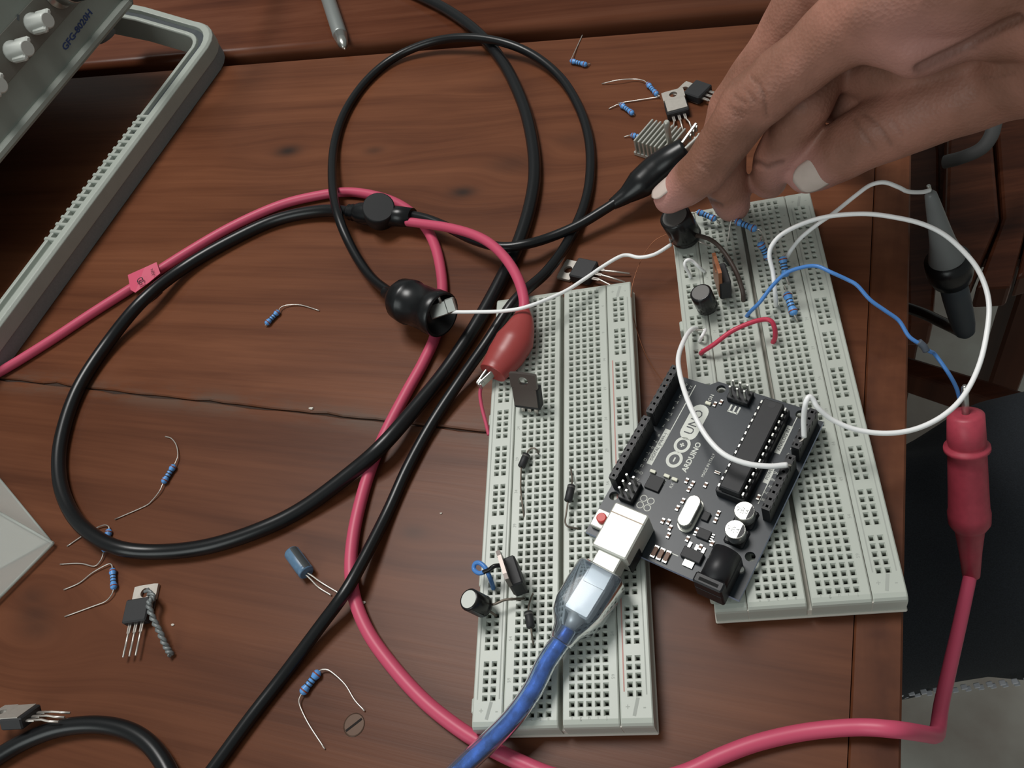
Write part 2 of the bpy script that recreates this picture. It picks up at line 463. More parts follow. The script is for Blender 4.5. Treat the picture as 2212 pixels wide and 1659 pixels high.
# plank edge with a ragged joint
def plank(x0, x1, ylo, yhi, lo_rag=0.0, hi_rag=0.0, seed=1, tilt_lo=0.0, tilt_hi=0.0):
    rnd = random.Random(seed); m = MB(); n = 160
    xs = [x0 + (x1-x0)*i/n for i in range(n+1)]
    top = []; bot = []
    for x in xs:
        a = ylo - (x-(-160))*tilt_lo + (abs(rnd.gauss(0, 1))*lo_rag if lo_rag else 0)
        c = yhi - (x-(-160))*tilt_hi - (abs(rnd.gauss(0, 1))*hi_rag if hi_rag else 0)
        bot.append((x, a)); top.append((x, c))
    z0, z1 = 672.0, 700.0
    vs = []
    for (a, c) in zip(bot, top):
        vs += [(a[0], a[1], z1-0.5), (a[0], a[1]+0.5, z1), (c[0], c[1]-0.5, z1), (c[0], c[1], z1-0.5), (a[0], a[1], z0), (c[0], c[1], z0)]
    fs = []
    for i in range(n):
        k = i*6; q = k+6
        fs += [(k, q, q+1, k+1), (k+1, q+1, q+2, k+2), (k+2, q+2, q+3, k+3), (k+4, q+4, q, k), (k+3, q+3, q+5, k+5), (k+5, q+5, q+4, k+4)]
    fs += [(0, 1, 2, 3, 5, 4), tuple(n*6+i for i in (4, 5, 3, 2, 1, 0))]
    return m.add(vs, fs)
pa = mk('plank', plank(-1100, xC-0.25, yk+0.18, yg, lo_rag=0.4, seed=4, tilt_lo=0.022), wood_a, table)
pb = mk('plank', plank(-1100, xC-0.25, -420, yk-0.18, hi_rag=0.4, seed=9, tilt_hi=0.022), wood_b, table)
mk('edge_strip', tbox(xC, xE, -420, yg, -28, 0), wood_c, table)
mk('apron', tbox(-1060, xE-40, yg-30, yg-8, -130, -28), wood_b, table)
mk('apron', tbox(xE-50, xE-28, -400, yg-30, -130, -28), wood_b, table)
mk('joint_filler', tbox(-1098, xC-0.5, yk-22, yk+26, -28, -1.2, 0.1), mat('dark_joint_filler', rgb(60, 44, 36), rough=0.9), table)
for (x, y) in ((xE-60, yg-55), (xE-60, -380), (-1030, yg-55), (-1030, -380)):
    mk('leg', tbox(x-28, x+28, y-28, y+28, -720, -28, 3), wood_b, table)
# slotted screw in the table top
sp = tl(W(765, 1566, 0))
scm = MB().lathe([(0, 3.7), (0.15, 3.7), (0.25, 3.2)], (sp.x, sp.y, 699.9), (0, 0, 1), 20)
mk('screw', scm, mat('browned_screw_head', rgb(86, 66, 54), rough=0.5, metal=0.4), table, label='slotted screw head sunk in the wood')
mk('screw_slot', MB().box((sp.x, sp.y, 700.18), (6.2, 0.7, 0.16), rz(0.85)), mat('screw_slot_dark', rgb(30, 24, 22), rough=0.9), table)

t2 = thing('side_table', 'reddish wooden table top across the dark gap at the back', 'table', (0, 0, -700), TM)
def tb2(x0, x1, y0, y1, z0, z1):
    m = MB(); n = 8; R_ = 5.0
    prof = [(y1, z1), (y0+R_, z1)] + [(y0+R_-R_*math.sin(a), z1-R_+R_*math.cos(a)) for a in [math.pi/2*k/n for k in range(1, n+1)]] + [(y0, z0), (y1, z0)]
    vs = [(x, a, c+700) for x in (x0, x1) for a, c in prof]; k = len(prof)
    fs = [(i, (i+1) % k, k+(i+1) % k, k+i) for i in range(k)]
    fs += [tuple(range(k-1, -1, -1)), tuple(range(k, 2*k))]
    return m.add(vs, fs, True)
q = mk('plank', tb2(-1200, 96, yh, 1000, -28, 0), wood_d, t2)
mk('apron', tbox(-1160, 70, yh+8, yh+30, -130, -28), wood_b, t2)
for (x, y) in ((-1100, yh+60), (40, yh+60), (-1100, 940), (40, 940)):
    mk('leg', tbox(x-28, x+28, y-28, y+28, -720, -28, 3), wood_b, t2)

# ------------------------------------------------------------------ breadboards
P = 2.54
GAP = 7.0; RI = 20.7
def strip(x0, x1, cols, rows, ztop=9.5, zb=1.0):
    """top with real tapered holes; returns MB (material 0 plastic, 1 contact floor with pit shade in its colour)"""
    m = MB(); fo, fi, d1, d2 = 0.88, 0.56, 0.55, 2.5
    Rr = 2.2; ye = 82.6
    xs = [x0, x0+0.35]
    for c in cols: xs += [c-fo, c+fo]
    xs += [x1-0.35, x1]
    ys = [-ye, -ye+0.25, -ye+0.9, -ye+Rr]
    for r in rows: ys += [(r-31)*P-fo, (r-31)*P+fo]
    ys += [ye-Rr, ye-0.9, ye-0.25, ye]
    colset = {1+1+2*i: c for i, c in enumerate(cols)}     # xs index of the left side of each hole
    rowset = {3+1+2*i: r for i, r in enumerate(rows)}
    def zz(x, y):
        d = max(0.0, abs(y) - (ye-Rr)); z = ztop
        if d > 0: z -= Rr - math.sqrt(max(0, Rr*Rr - d*d))
        if x in (x0, x1): z -= 0.3
        return z
    idx = {}
    vs = []; fs = []
    for j, y in enumerate(ys):
        for i, x in enumerate(xs):
            idx[i, j] = len(vs); vs.append((x, y, zz(x, y)))
    mi = []
    for j in range(len(ys)-1):
        for i in range(len(xs)-1):
            a, b_, c, d = idx[i, j], idx[i+1, j], idx[i+1, j+1], idx[i, j+1]
            if i in colset and j in rowset:
                cx, cy = colset[i], (rowset[j]-31)*P
                k = len(vs)
                vs += [(cx-fi, cy-fi, ztop-d1), (cx+fi, cy-fi, ztop-d1), (cx+fi, cy+fi, ztop-d1), (cx-fi, cy+fi, ztop-d1)]
                vs += [(cx-fi, cy-fi, ztop-d2), (cx+fi, cy-fi, ztop-d2), (cx+fi, cy+fi, ztop-d2), (cx-fi, cy+fi, ztop-d2)]
                o = (a, b_, c, d)
                for e in range(4):
                    e2 = (e+1) % 4
                    fs.append((o[e], o[e2], k+e2, k+e)); mi.append(0)
                    fs.append((k+e, k+e2, k+4+e2, k+4+e)); mi.append(0)
                fs.append((k+4, k+5, k+6, k+7)); mi.append(1)
            else:
                fs.append((a, b_, c, d)); mi.append(0)
    # walls
    nx, ny = len(xs), len(ys)
    border = [idx[i, 0] for i in range(nx)] + [idx[nx-1, j] for j in range(1, ny)] + [idx[i, ny-1] for i in range(nx-2, -1, -1)] + [idx[0, j] for j in range(ny-2, 0, -1)]
    k = len(vs); vs += [(vs[i][0], vs[i][1], zb) for i in border]; L = len(border)
    for e in range(L):
        e2 = (e+1) % L
        fs.append((border[e2], border[e], k+e, k+e2)); mi.append(0)
    fs.append(tuple(k+e for e in range(L-1, -1, -1))); mi.append(0)
    m.add(vs, fs); m.mi = mi
    return m
ALLR = list(range(63)); RAILR = [r for r in range(2, 61) if (r-2) % 6 != 5]
bcols = [GAP/2 + k*P for k in range(5)]
me_lr = mesh_of('power_rail', strip(-26.9, -17.55, [-RI-P, -RI], RAILR), [M_board, M_contact_shade])
me_rr = mesh_of('power_rail', strip(17.55, 26.9, [RI, RI+P], RAILR), [M_board, M_contact_shade])
me_lb = mesh_of('terminal_block', strip(-17.3, -0.72, [-c for c in reversed(bcols)], ALLR), [M_board, M_contact_shade])
me_rb = mesh_of('terminal_block', strip(0.72, 17.3, bcols, ALLR), [M_board, M_contact_shade])
bk = MB().rbox((0, 0, 0.55), (54.6, 166.2, 1.1), 0.3)
bk.box((-17.42, 0, 4.6), (0.4, 165.0, 7.0)).box((17.42, 0, 4.6), (0.4, 165.0, 7.0)).box((0, 0, 2.8), (1.6, 164.6, 3.6))
me_bk = mesh_of('backing', bk, M_tape)
me_tabs = [mesh_of('locking_tab', MB().rbox((-27.4, y-13, 4.0), (1.6, 4.6, 6.0), 0.4), M_board) for y in (40.0, -22.0, -62.0)]
def breadboard(label, loc, ang, redline):
    t = thing('breadboard', label, 'breadboard', loc, rz(ang), group='white solderless breadboards')
    for nm, me in (('power_rail', me_lr), ('terminal_block', me_lb), ('terminal_block', me_rb), ('power_rail', me_rr), ('backing', me_bk)) + tuple(('locking_tab', q_) for q_ in me_tabs):
        o = bpy.data.objects.new(nm, me); COL.objects.link(o); o.parent = t
    mk_ = MB(); zt = 9.52
    for s in (1, -1):
        for r in range(4, 63, 5):
            mk_.join(text(str(63-r), 1.5), (s*15.9, (r-31)*P, zt), rz(math.pi/2))
        for e in (-1, 1):
            for k, ch in enumerate('abcde' if s < 0 else 'fghij'):
                x = -bcols[4-k] if s < 0 else bcols[k]
                mk_.join(text(ch, 1.5), (x, e*80.0, zt), None)
            mk_.join(text('+', 2.6), (s*22.0 - 2.2, e*77.4, zt)); mk_.join(text('-', 3.0), (s*22.0+2.6, e*77.4, zt))
            mk_.box((s*22.0+0.2, e*77.3, zt), (1.0, 5.2, 0.03), rz(-0.25))
    for x in (-18.7, -25.6, 25.4): 
        mk_.box((x, 0, zt), (0.35, 148, 0.03))
    if not redline: mk_.box((18.9, 0, zt), (0.35, 148, 0.03))
    mk('printed_marks', mk_, M_ink, t, label='faded grey printed letters and lines')
    if redline: mk('rail_line', MB().box((18.9, -14, zt), (0.4, 118, 0.03)), M_redink, t, label='faded red line along the power rail')
    return t
A = breadboard('long white breadboard nearer the pink cable, under the blue plug', (0, 0, 0), 0.0, True)
BX, BY, BT = 72.493, 32.098, 0.01429
B = breadboard('white breadboard under the hand, overhanging the table edge', (BX, BY, 0), BT, False)

# ------------------------------------------------------------------ microcontroller board
ath, ax0, ay0, ascl, atx = 1.0502, 54.08, -49.03, 0.9867, 0.0356
ca, sa = math.cos(ath), math.sin(ath)
AM = frame((ca, sa, atx*ca), (-sa, ca, -atx*sa)) @ Matrix.Diagonal((ascl, ascl, ascl))
ard = thing('microcontroller_board', 'dark blue microcontroller board marked UNO lying across both breadboards', 'circuit board', (ax0, ay0, 12.8 + atx*(ax0-48)), AM)
out = [(0, 0), (66.04, 0), (66.04, 1.9), (68.58, 4.4), (68.58, 37.6), (66.04, 40.1), (66.04, 53.34), (0, 53.34)]
pcb = MB()
# board with four real mounting holes: triangulated with bmesh
bm = bmesh.new()
loops = [out] + [[(hx + 1.6*math.cos(2*math.pi*k/16), hy + 1.6*math.sin(2*math.pi*k/16)) for k in range(16)] for hx, hy in ((13.97, 2.54), (15.24, 50.8), (66.04, 7.62), (66.04, 35.56))]
es = []
for lp in loops:
    vv = [bm.verts.new((x, y, 0)) for x, y in lp]
    es += [bm.edges.new((vv[i], vv[(i+1) % len(vv)])) for i in range(len(vv))]
bmesh.ops.triangle_fill(bm, edges=es, use_beauty=True)
bm.verts.index_update()
tv = [tuple(v.co) for v in bm.verts]; tf = [[v.index for v in f.verts] for f in bm.faces]
bm.free()
nv = len(tv)
def orient(f):
    a, b_, c = (Vector(tv[i]) for i in f); return f if (b_-a).cross(c-a).z > 0 else f[::-1]
tf = [orient(f) for f in tf]
pcb.add([(x, y, 0) for x, y, z in tv] + [(x, y, -1.6) for x, y, z in tv], tf + [[i+nv for i in f[::-1]] for f in tf], mi=0)
k = 0
for li, lp in enumerate(loops):
    n_ = len(lp)
    for i in range(n_):
        j = (i+1) % n_
        f = (k+i, k+nv+i, k+nv+j, k+j) if li == 0 else (k+j, k+nv+j, k+nv+i, k+i)
        pcb.f.append(list(f)[::-1] if li == 0 else list(f)[::-1]); pcb.sm.append(False); pcb.mi.append(1 if li == 0 else 0)
    k += n_
mk('circuit_board', pcb, [M_pcb, M_pcbedge], ard)

def header(x0, npin, y, side):
    m = MB(); w = 2.54; h = 8.5
    for i in range(npin):
        cx = x0 + i*w
        o = [(cx-w/2, y-w/2), (cx+w/2, y-w/2), (cx+w/2, y+w/2), (cx-w/2, y+w/2)]
        q_ = 0.42
        inn = [(cx-q_, y-q_), (cx+q_, y-q_), (cx+q_, y+q_), (cx-q_, y+q_)]
        m.ringprism(o, inn, 0, h)
        for e in (-1, 1):
            m.box((cx, y+e*(w/2-0.12), h-1.3), (1.1, 0.5, 2.6))
    mk('pin_header', m, M_header, ard)
    fl_ = MB()
    for i in range(npin): fl_.box((x0+i*w, y, 2.0), (1.2, 1.2, 0.4))
    mk('socket_floor', fl_, M_dark, ard, kind='stuff')
header(18.8, 10, 50.8, 1); header(45.72, 8, 50.8, 1); header(27.94, 8, 2.54, -1); header(50.8, 6, 2.54, -1)
# chip in socket
mk('chip_socket', MB().rbox((46.5, 15.3, 1.9), (35.8, 10.0, 3.8), 0.3), M_header, ard)
ch = MB().rbox((46.5, 15.3, 5.5), (35.0, 6.8, 3.4), 0.4)
chip = mk('chip', ch, M_epoxy, ard)
pl = MB()
for i in range(14):
    for e in (-1, 1): pl.box((46.5 + (i-6.5)*2.54, 15.3+e*4.0, 4.9), (1.1, 0.5, 1.8))
mk('chip_legs', pl, M_solder, chip, kind='stuff')
mk('chip_notch', MB().lathe([(0, 1.2), (0.04, 1.2)], (62.2, 15.3, 7.2), (0, 0, 1), 14), M_header, chip)
# USB socket
usb = mk('usb_socket', MB().rbox((2.0, 38.9, 5.4), (16.0, 12.0, 10.8), 0.5), M_shell, ard)
mk('socket_seam', MB().box((6.4, 38.9, 10.84), (0.35, 11.6, 0.1)), M_dlead, usb)
mk('socket_base', MB().box((-2.6, 33.4, 2.4), (6.6, 1.6, 5.0)), M_header, usb)
# power jack
jk = MB().rbox((3.6, 7.6, 3.3), (14.2, 9.0, 6.6), 0.4)
jk.tube([(-3.4+9.8, 7.6, 6.3), (9.6, 7.6, 6.3)], 4.2, 20)
jk.rbox((-1.7, 7.6, 5.4), (3.4, 9.2, 10.8), 0.5)
jk.tube([(-1.7, 7.6, 6.4), (10.4, 7.6, 6.4)], 4.3, 20)
jack = mk('power_jack', jk, M_header, ard)
mk('jack_opening', MB().box((-1.9, 7.6, 10.82), (1.0, 6.0, 0.1)), M_dark, jack)
# crystal, capacitors, regulator, ICSP headers, button
def slot(cx, cy, L, w, z0, z1, n=8):
    r_ = w/2; pts = []
    for k in range(n+1):
        a = -math.pi/2 + math.pi*k/n; pts.append((cx + (L/2-r_) + r_*math.cos(a), cy + r_*math.sin(a)))
    for k in range(n+1):
        a = math.pi/2 + math.pi*k/n; pts.append((cx - (L/2-r_) + r_*math.cos(a), cy + r_*math.sin(a)))
    return MB().prism(pts, z0, z1)
cry = mk('crystal_can', slot(18.9, 24.6, 11.4, 4.6, 0.5, 4.2), M_shiny, ard, bevel=0.35)
mk('crystal_flange', slot(18.9, 24.6, 12.2, 5.3, 0.0, 0.6), M_shell, cry)
for (cx, cy) in ((25.0, 8.7), (18.2, 8.7)):
    c_ = MB().rbox((cx, cy, 0.5), (6.4, 6.4, 1.0), 0.6)
    base = mk('capacitor_base', c_, M_header, ard)
    can = mk('capacitor_can', MB().lathe([(1.0, 3.0), (1.6, 3.15), (5.4, 3.15), (5.8, 2.95)], (cx, cy, 0), (0, 0, 1), 24), M_shiny, ard)
    dk = [(2.9*math.cos(a), 2.9*math.sin(a)) for a in [math.radians(-150 + 12*k) for k in range(11)]]
    mk('polarity_mark', MB().prism([(cx+p_[0], cy+p_[1]) for p_ in dk], 5.8, 5.84), M_header, can)
    tt = MB()
    for s_, yo in (('47', 1.7), ('25V', 0.0), ('VT', -1.5)): pass
    for s_, yo in (('47', 1.9), ('25V', 0.5), ('1A', -0.8)): tt.join(text(s_, 1.5), (cx-0.2, cy+yo-0.1, 5.85), rz(math.pi*0))
    mk('can_print', tt, M_greyd, can)
reg = mk('voltage_regulator', MB().rbox((6.8, 18.2, 0.9), (3.6, 6.6, 1.7), 0.2), M_epoxy, ard)
rl = MB().box((4.0, 18.2, 0.4), (2.4, 3.2, 0.7))
for e in (-2.3, 0, 2.3): rl.box((9.6, 18.2+e, 0.35), (2.2, 0.9, 0.6))
mk('regulator_legs', rl, M_shiny, reg, kind='stuff')
def icsp(cx, cy, vert):
    m = MB().rbox((cx, cy, 1.25), (5.08, 7.62, 2.5) if vert else (7.62, 5.08, 2.5), 0.2)
    o = mk('pin_block', m, M_header, ard)
    pn = MB()
    for i in range(2):
        for j in range(3):
            dx, dy = (i-0.5)*P, (j-1)*P
            if not vert: dx, dy = dy, dx
            pn.box((cx+dx, cy+dy, 5.0), (0.64, 0.64, 6.0))
    mk('header_pins', pn, M_solder, o, kind='stuff')
icsp(64.9, 27.9, True); icsp(18.4, 46.0, False)
btn = mk('reset_button', MB().rbox((5.4, 49.3, 1.2), (6.4, 6.2, 2.4), 0.3), M_shell, ard)
mk('button_cap', MB().lathe([(2.4, 1.7), (3.9, 1.7), (4.2, 1.4)], (5.4, 49.3, 0), (0, 0, 1), 18), M_redbtn, btn)
sm = MB()
rnd = random.Random(3)
for (x, y) in ((28.4, 34.8), (28.5, 37.7), (28.2, 42.7), (59, 37.0)): mk('indicator_led', MB().rbox((x, y, 0.45), (1.1, 2.0, 0.9), 0.1), mat('milky_led', rgb(225, 224, 205), rough=0.4), ard)
sp_ = MB(); sl_ = MB(); sb_ = MB()
for (x, y, a) in ((29.5, 31.0, 0), (29.3, 28.8, 0), (27.0, 29.0, 0), (12.4, 28.6, 0), (14.0, 30.0, 0), (9.8, 28.0, 0), (15, 20.6, 0), (20.5, 16.8, 0), (23.0, 17.0, 0), (19.5, 29.5, 0),
                  (22.5, 29.0, 0), (61.0, 33.2, 0), (59.5, 34.8, 0), (13.0, 14.5, 0), (11.2, 22.0, 0), (30.5, 24.8, 0), (36.0, 23.2, 1), (10.4, 4.2+13, 0), (27.8, 8.0, 0), (13.6, 31.8, 0), (33.0, 8.0, 0)):
    L_, w_ = (1.8, 0.9) if not a else (0.9, 1.8)
    sb_.box((x, y, 0.3), (L_*0.5, w_, 0.6))
    for e in (-1, 1): sl_.box((x+e*L_*0.38, y, 0.3), (L_*0.28, w_*1.04, 0.62))
ic = MB().rbox((14.6, 18.0, 0.6), (3.2, 4.2, 1.2), 0.15).rbox((24.5, 33.6+6.6, 0.5), (5.2, 5.2, 1.0), 0.15).rbox((20.4, 20.0, 0.6), (3.0, 2.4, 1.0), 0.15)
for e in range(4):
    for s_ in (-1, 1): sl_.box((14.6-1.2+e*0.8, 18.0+s_*2.6, 0.25), (0.35, 1.0, 0.4))
for x_, y_ in ((1.9, 29.4), (1.9, 27.3), (1.9, 25.2)): sb_.rbox((x_+1.2, y_, 0.5), (3.2, 1.4, 1.0), 0.1); sl_.box((x_-0.4, y_, 0.45), (0.9, 1.44, 0.92)); sl_.box((x_+2.8, y_, 0.45), (0.9, 1.44, 0.92))
for c3, d3_ in (((14.6, 18.0, 0.6), (3.2, 4.2, 1.2)), ((24.5, 40.2, 0.5), (5.2, 5.2, 1.0)), ((20.4, 20.0, 0.6), (3.0, 2.4, 1.0))): mk('surface_mount_chip', MB().rbox(c3, d3_, 0.15), M_epoxy, ard)
mk('surface_mount_bodies', sb_, mat('tan_component', rgb(120, 88, 70), rough=0.5), ard, kind='stuff')
mk('solder_ends', sl_, M_solder, ard, kind='stuff')
sn = MB().lathe([(0, 2.3), (0.3, 2.3), (0.5, 1.9)], (7.4, 1.9+0.6, 0), (0, 0, 1), 18)
mk('solder_blob', MB().lathe([(0, 1.4), (0.9, 1.1), (1.5, 0.4)], (8.9, 3.4, 0), (0, 0, 1), 14), M_solder, ard)
# silkscreen
zs = 0.03
sk = MB()
def stx(s_, x, y, size, a=0.0, bold=0.0): sk.join(text(s_, size, bold), (x, y, zs), rz(a))
stx('ARDUINO', 38.2, 33.4, 2.6, 0, 0.06)
for (x, y) in ((35.2, 38.3), (41.2, 38.3)):
    sk.ringprism([(x+3.1*math.cos(2*math.pi*k/28), y+2.75*math.sin(2*math.pi*k/28)) for k in range(28)],
                 [(x+2.0*math.cos(2*math.pi*k/28), y+1.75*math.sin(2*math.pi*k/28)) for k in range(28)], zs, zs+0.02)
sk.box((35.2, 38.3, zs), (1.7, 0.5, 0.03)); sk.box((41.2, 38.3, zs), (1.6, 0.5, 0.03)); sk.box((41.2, 38.3, zs), (0.5, 1.6, 0.03))
uno = slot(50.7, 38.3, 14.6, 6.0, zs, zs+0.02); sk.join(uno)
stx('MADE IN ITALY', 37.5, 27.1, 1.35)
sk.box((51, 44.3, zs), (27, 0.3, 0.03)); sk.box((37.6, 45.3, zs), (14.5, 2.0, 0.03))
for k_, s_ in enumerate(('0', '1', '2', '3~', '4', '5~', '6~', '7')): stx(s_, 63.5-k_*P, 47.4, 1.5, math.pi/2)
for k_, s_ in enumerate(('8', '9~', '10~', '11~', '12', '13', 'GND', 'AREF')): stx(s_, 41.66-k_*P, 47.2, 1.4, math.pi/2)
for k_, s_ in enumerate(('A5', 'A4', 'A3', 'A2', 'A1', 'A0')): stx(s_[1], 63.5-k_*P, 5.6, 1.6, math.pi/2)
for k_, s_ in enumerate(('Vin', 'GND', 'GND', '5V', '3.3V', 'RESET')): stx(s_, 45.72-k_*P, 6.2, 1.15, math.pi/2)
sk.box((55.3, 8.9, zs), (11, 1.9, 0.03)); sk.box((42.3, 8.2, zs), (7.5, 1.6, 0.03)); sk.box((37.0, 7.3, zs), (12, 0.25, 0.03)); sk.box((62.5, 8.2, zs), (4.5, 0.25, 0.03))
stx('TX', 26.2, 37.7, 1.5); stx('RX', 26.2, 34.8, 1.5); stx('ON', 61.6, 37.2, 1.8); stx('L', 26.2, 42.7, 1.5)
stx('TX', 63.0, 45.5, 1.2); stx('RX', 60.5, 45.5, 1.2)
for (x, y) in ((15.8, 41.2), (18.4, 41.2), (15.8, 38.6), (18.4, 38.6)):
    sk.ringprism([(x+1.25*math.cos(2*math.pi*k/16), y+1.25*math.sin(2*math.pi*k/16)) for k in range(16)], [(x+0.95*math.cos(2*math.pi*k/16), y+0.95*math.sin(2*math.pi*k/16)) for k in range(16)], zs, zs+0.02)
for i_ in range(3): sk.box((60.2, 26.6+i_*1.5, zs), (2.8, 0.6, 0.03))
sk.box((58.9, 28.2, zs), (0.6, 3.6, 0.03))
sk.box((5.0, 24.5, zs), (0.3, 4.5, 0.03))
silk = mk('silkscreen', sk, M_silk, ard, label='white printed words and logo on the dark board')
sk2 = MB(); zs = 0.08
sk2.join(text('UNO', 4.4), (50.7, 38.3, zs)); sk2.join(text('DIGITAL (PWM~)', 1.5), (37.6, 45.3, zs)); sk2.join(text('ANALOG IN', 1.6), (55.3, 8.9, zs)); sk2.join(text('POWER', 1.4), (42.3, 8.2, zs))
mk('reversed_print', sk2, M_pcb, silk, kind='stuff')

# USB plug and cable
def aw(x, y, z):      # board frame -> world
    return FR[ard.name].inverted() @ Vector((x, y, z))
ud = thing('usb_cable', 'translucent blue USB cable with clear plug in the microcontroller board', 'cable', aw(-8, 38.9, 5))
pd = (aw(-20, 38.9, 5.4) - aw(0, 38.9, 5.4)).normalized()
e0 = aw(-6.0, 38.9, 5.4)
pe = W(1212, 1385, 17.5)
pside = pd.cross(Vector((0, 0, 1))).normalized(); pupv = pside.cross(pd)
Mu = Matrix((pd, pside, pupv)).transposed()
mid1 = e0 + pd*2.2
shell = MB().rbox(e0 + pd*4.5, (13.0, 8.0, 7.4), 0.4, Mu)
mk('plug_shell', shell, M_shell, ud, world=True)
axp = (pe - e0).normalized()
ps2 = axp.cross(Vector((0, 0, 1))).normalized(); pu2 = ps2.cross(axp)
Mu2 = Matrix((axp, ps2, pu2)).transposed()
Lp = (pe - e0).length
jb = MB()
prof = [(5.0, 7.2, 4.9), (6.0, 7.8, 5.4), (12, 7.9, 5.5), (19, 7.6, 5.4), (23, 6.4, 5.0), (26.0, 4.6, 4.4), (28, 4.0, 4.0), (Lp+0.5, 3.7, 3.7)]
vs_ = []; n_ = 20
for (t_, a_, b2) in prof:
    for k_ in range(n_):
        an = 2*math.pi*k_/n_
        cx_, sx_ = math.cos(an), math.sin(an); ex_ = 0.35 if t_ < 24 else 1.0
        px_ = math.copysign(abs(cx_)**ex_, cx_)*a_; py_ = math.copysign(abs(sx_)**ex_, sx_)*b2
        vs_.append(e0 + axp*t_ + ps2*px_ + pu2*py_)
fs_ = [tuple(range(n_-1, -1, -1)), tuple(range((len(prof)-1)*n_, len(prof)*n_))]
for i in range(len(prof)-1):
    for k_ in range(n_):
        k2 = (k_+1) % n_; fs_.append((i*n_+k_, i*n_+k2, (i+1)*n_+k2, (i+1)*n_+k_))
jb.add(vs_, fs_, True)
mk('plug_jacket', jb, M_usb, ud, world=True)
mk('inner_can', MB().rbox(e0 + axp*13.5, (15.0, 9.0, 6.4), 0.6, Mu2).tube([e0+axp*20.5, e0+axp*27], [3.2, 1.6], 10), M_shell, ud, world=True)
cpts = spline([pe - axp*4, pe, W(1180, 1432, 16.5), W(1150, 1492, 15), W(1108, 1550, 13), W(1055, 1604, 11), W(985, 1670, 8), W(930, 1730, 5)], 8)
mk('cable_jacket', MB().tube(cpts, 3.1, 16), M_usbc, ud, world=True)
tw = []
for i, p in enumerate(cpts): tw.append(p)
mk('shield_braid', MB().tube(cpts, 2.35, 12), M_braid, ud, world=True)

# ------------------------------------------------------------------ function generator with carrying handle
def rayplane(px, py, o, nrm):
    d = CR * ((px - 1106) / FPX) - CU * ((py - 829.5) / FPX) - CB
    return CAM + d*((Vector(o) - CAM).dot(nrm)/d.dot(nrm))
Gg = Vector((0.2902, 0.957, 0)).normalized(); Gn = Vector((Gg.y, -Gg.x, 0))
GM = Matrix((Gn, Gg, Vector((0, 0, 1)))).transposed()     # local x = toward the viewer (n), y = along the grip (g), z up
gen = thing('function_generator', 'light grey bench function generator with ribbed carrying handle at the corner', 'instrument', (0, 0, 0), GM)
xo, xi, yo_, hz = -292.0, -305.0, 250.0, 17.0
ylo = -70.0
def hpath(inset, zoff):
    """handle outline seen from above: low arm, grip, far arm rising to the body"""
    pts = []
    rad = 22.0 - inset
    x_ = xo - inset; y1 = yo_ - inset
    pts.append((-372.0, y1, 20.0 + zoff)); pts.append((-345.0, y1, 13.5+zoff)); pts.append((x_-rad, y1, 2.5 + zoff))
    for k in range(1, 7):
        a = math.pi/2*(1 - k/6.0)
        pts.append((x_-rad + rad*math.cos(a), y1-rad + rad*math.sin(a), zoff + 2.0*(1-k/6.0)))
    pts += [(x_, 150, zoff), (x_, 60, zoff), (x_, ylo, zoff)]
    return pts
def sweep(sections):
    """loft quads between lists of equal-length polylines (closed cross-section)"""
    m = MB(); n = len(sections[0]); k = len(sections)
    vs = [p for s_ in sections for p in s_]
    fs = []
    for i in range(n-1):
        for j in range(k):
            j2 = (j+1) % k
            fs.append((j*n+i, j*n+i+1, j2*n+i+1, j2*n+i))
    fs.append(tuple(j*n for j in range(k))); fs.append(tuple(j*n+n-1 for j in range(k-1, -1, -1)))
    return m.add(vs, fs, False)
# cross-section corners (inset from the outer face, height): body shell with a slot channel in the top
secs = [(0.0, 8.0), (0.0, 15.6), (1.4, 17.0), (5.2, 17.0), (5.8, 14.0), (9.6, 14.0), (10.2, 16.4), (12.4, 16.4), (13.0, 15.6), (13.0, 1.0), (11.0, 1.0), (11.0, 8.0)]
hb = sweep([hpath(a_, z_) for a_, z_ in secs])
hm = mk('handle', hb, M_grey, gen, bevel=0.35)
ft = sweep([hpath(a_, z_)[4:] for a_, z_ in ((0.6, 0.0), (0.6, 8.0), (10.0, 8.0), (10.0, 0.0))])
mk('rubber_foot', ft, M_rubber, gen, bevel=0.4)
gs = sweep([hpath(a_, z_)[:10] for a_, z_ in ((5.6, 14.0), (5.6, 14.6), (9.8, 14.6), (9.8, 14.0))])
mk('handle_groove', gs, M_groove, hm)
ya = rayplane(272, 255, W(272, 255, 15), Vector((0, 0, 1))).dot(Gg); yb = rayplane(112, 520, W(112, 520, 15), Vector((0, 0, 1))).dot(Gg)
nr = 18
for i in range(nr+1):
    y_ = ya + (yb-ya)*i/nr
    mk('grip_rib', MB().rbox((xo-9.0, y_, 15.2), (8.6, 2.1, 3.4), 0.4), M_grey, hm)
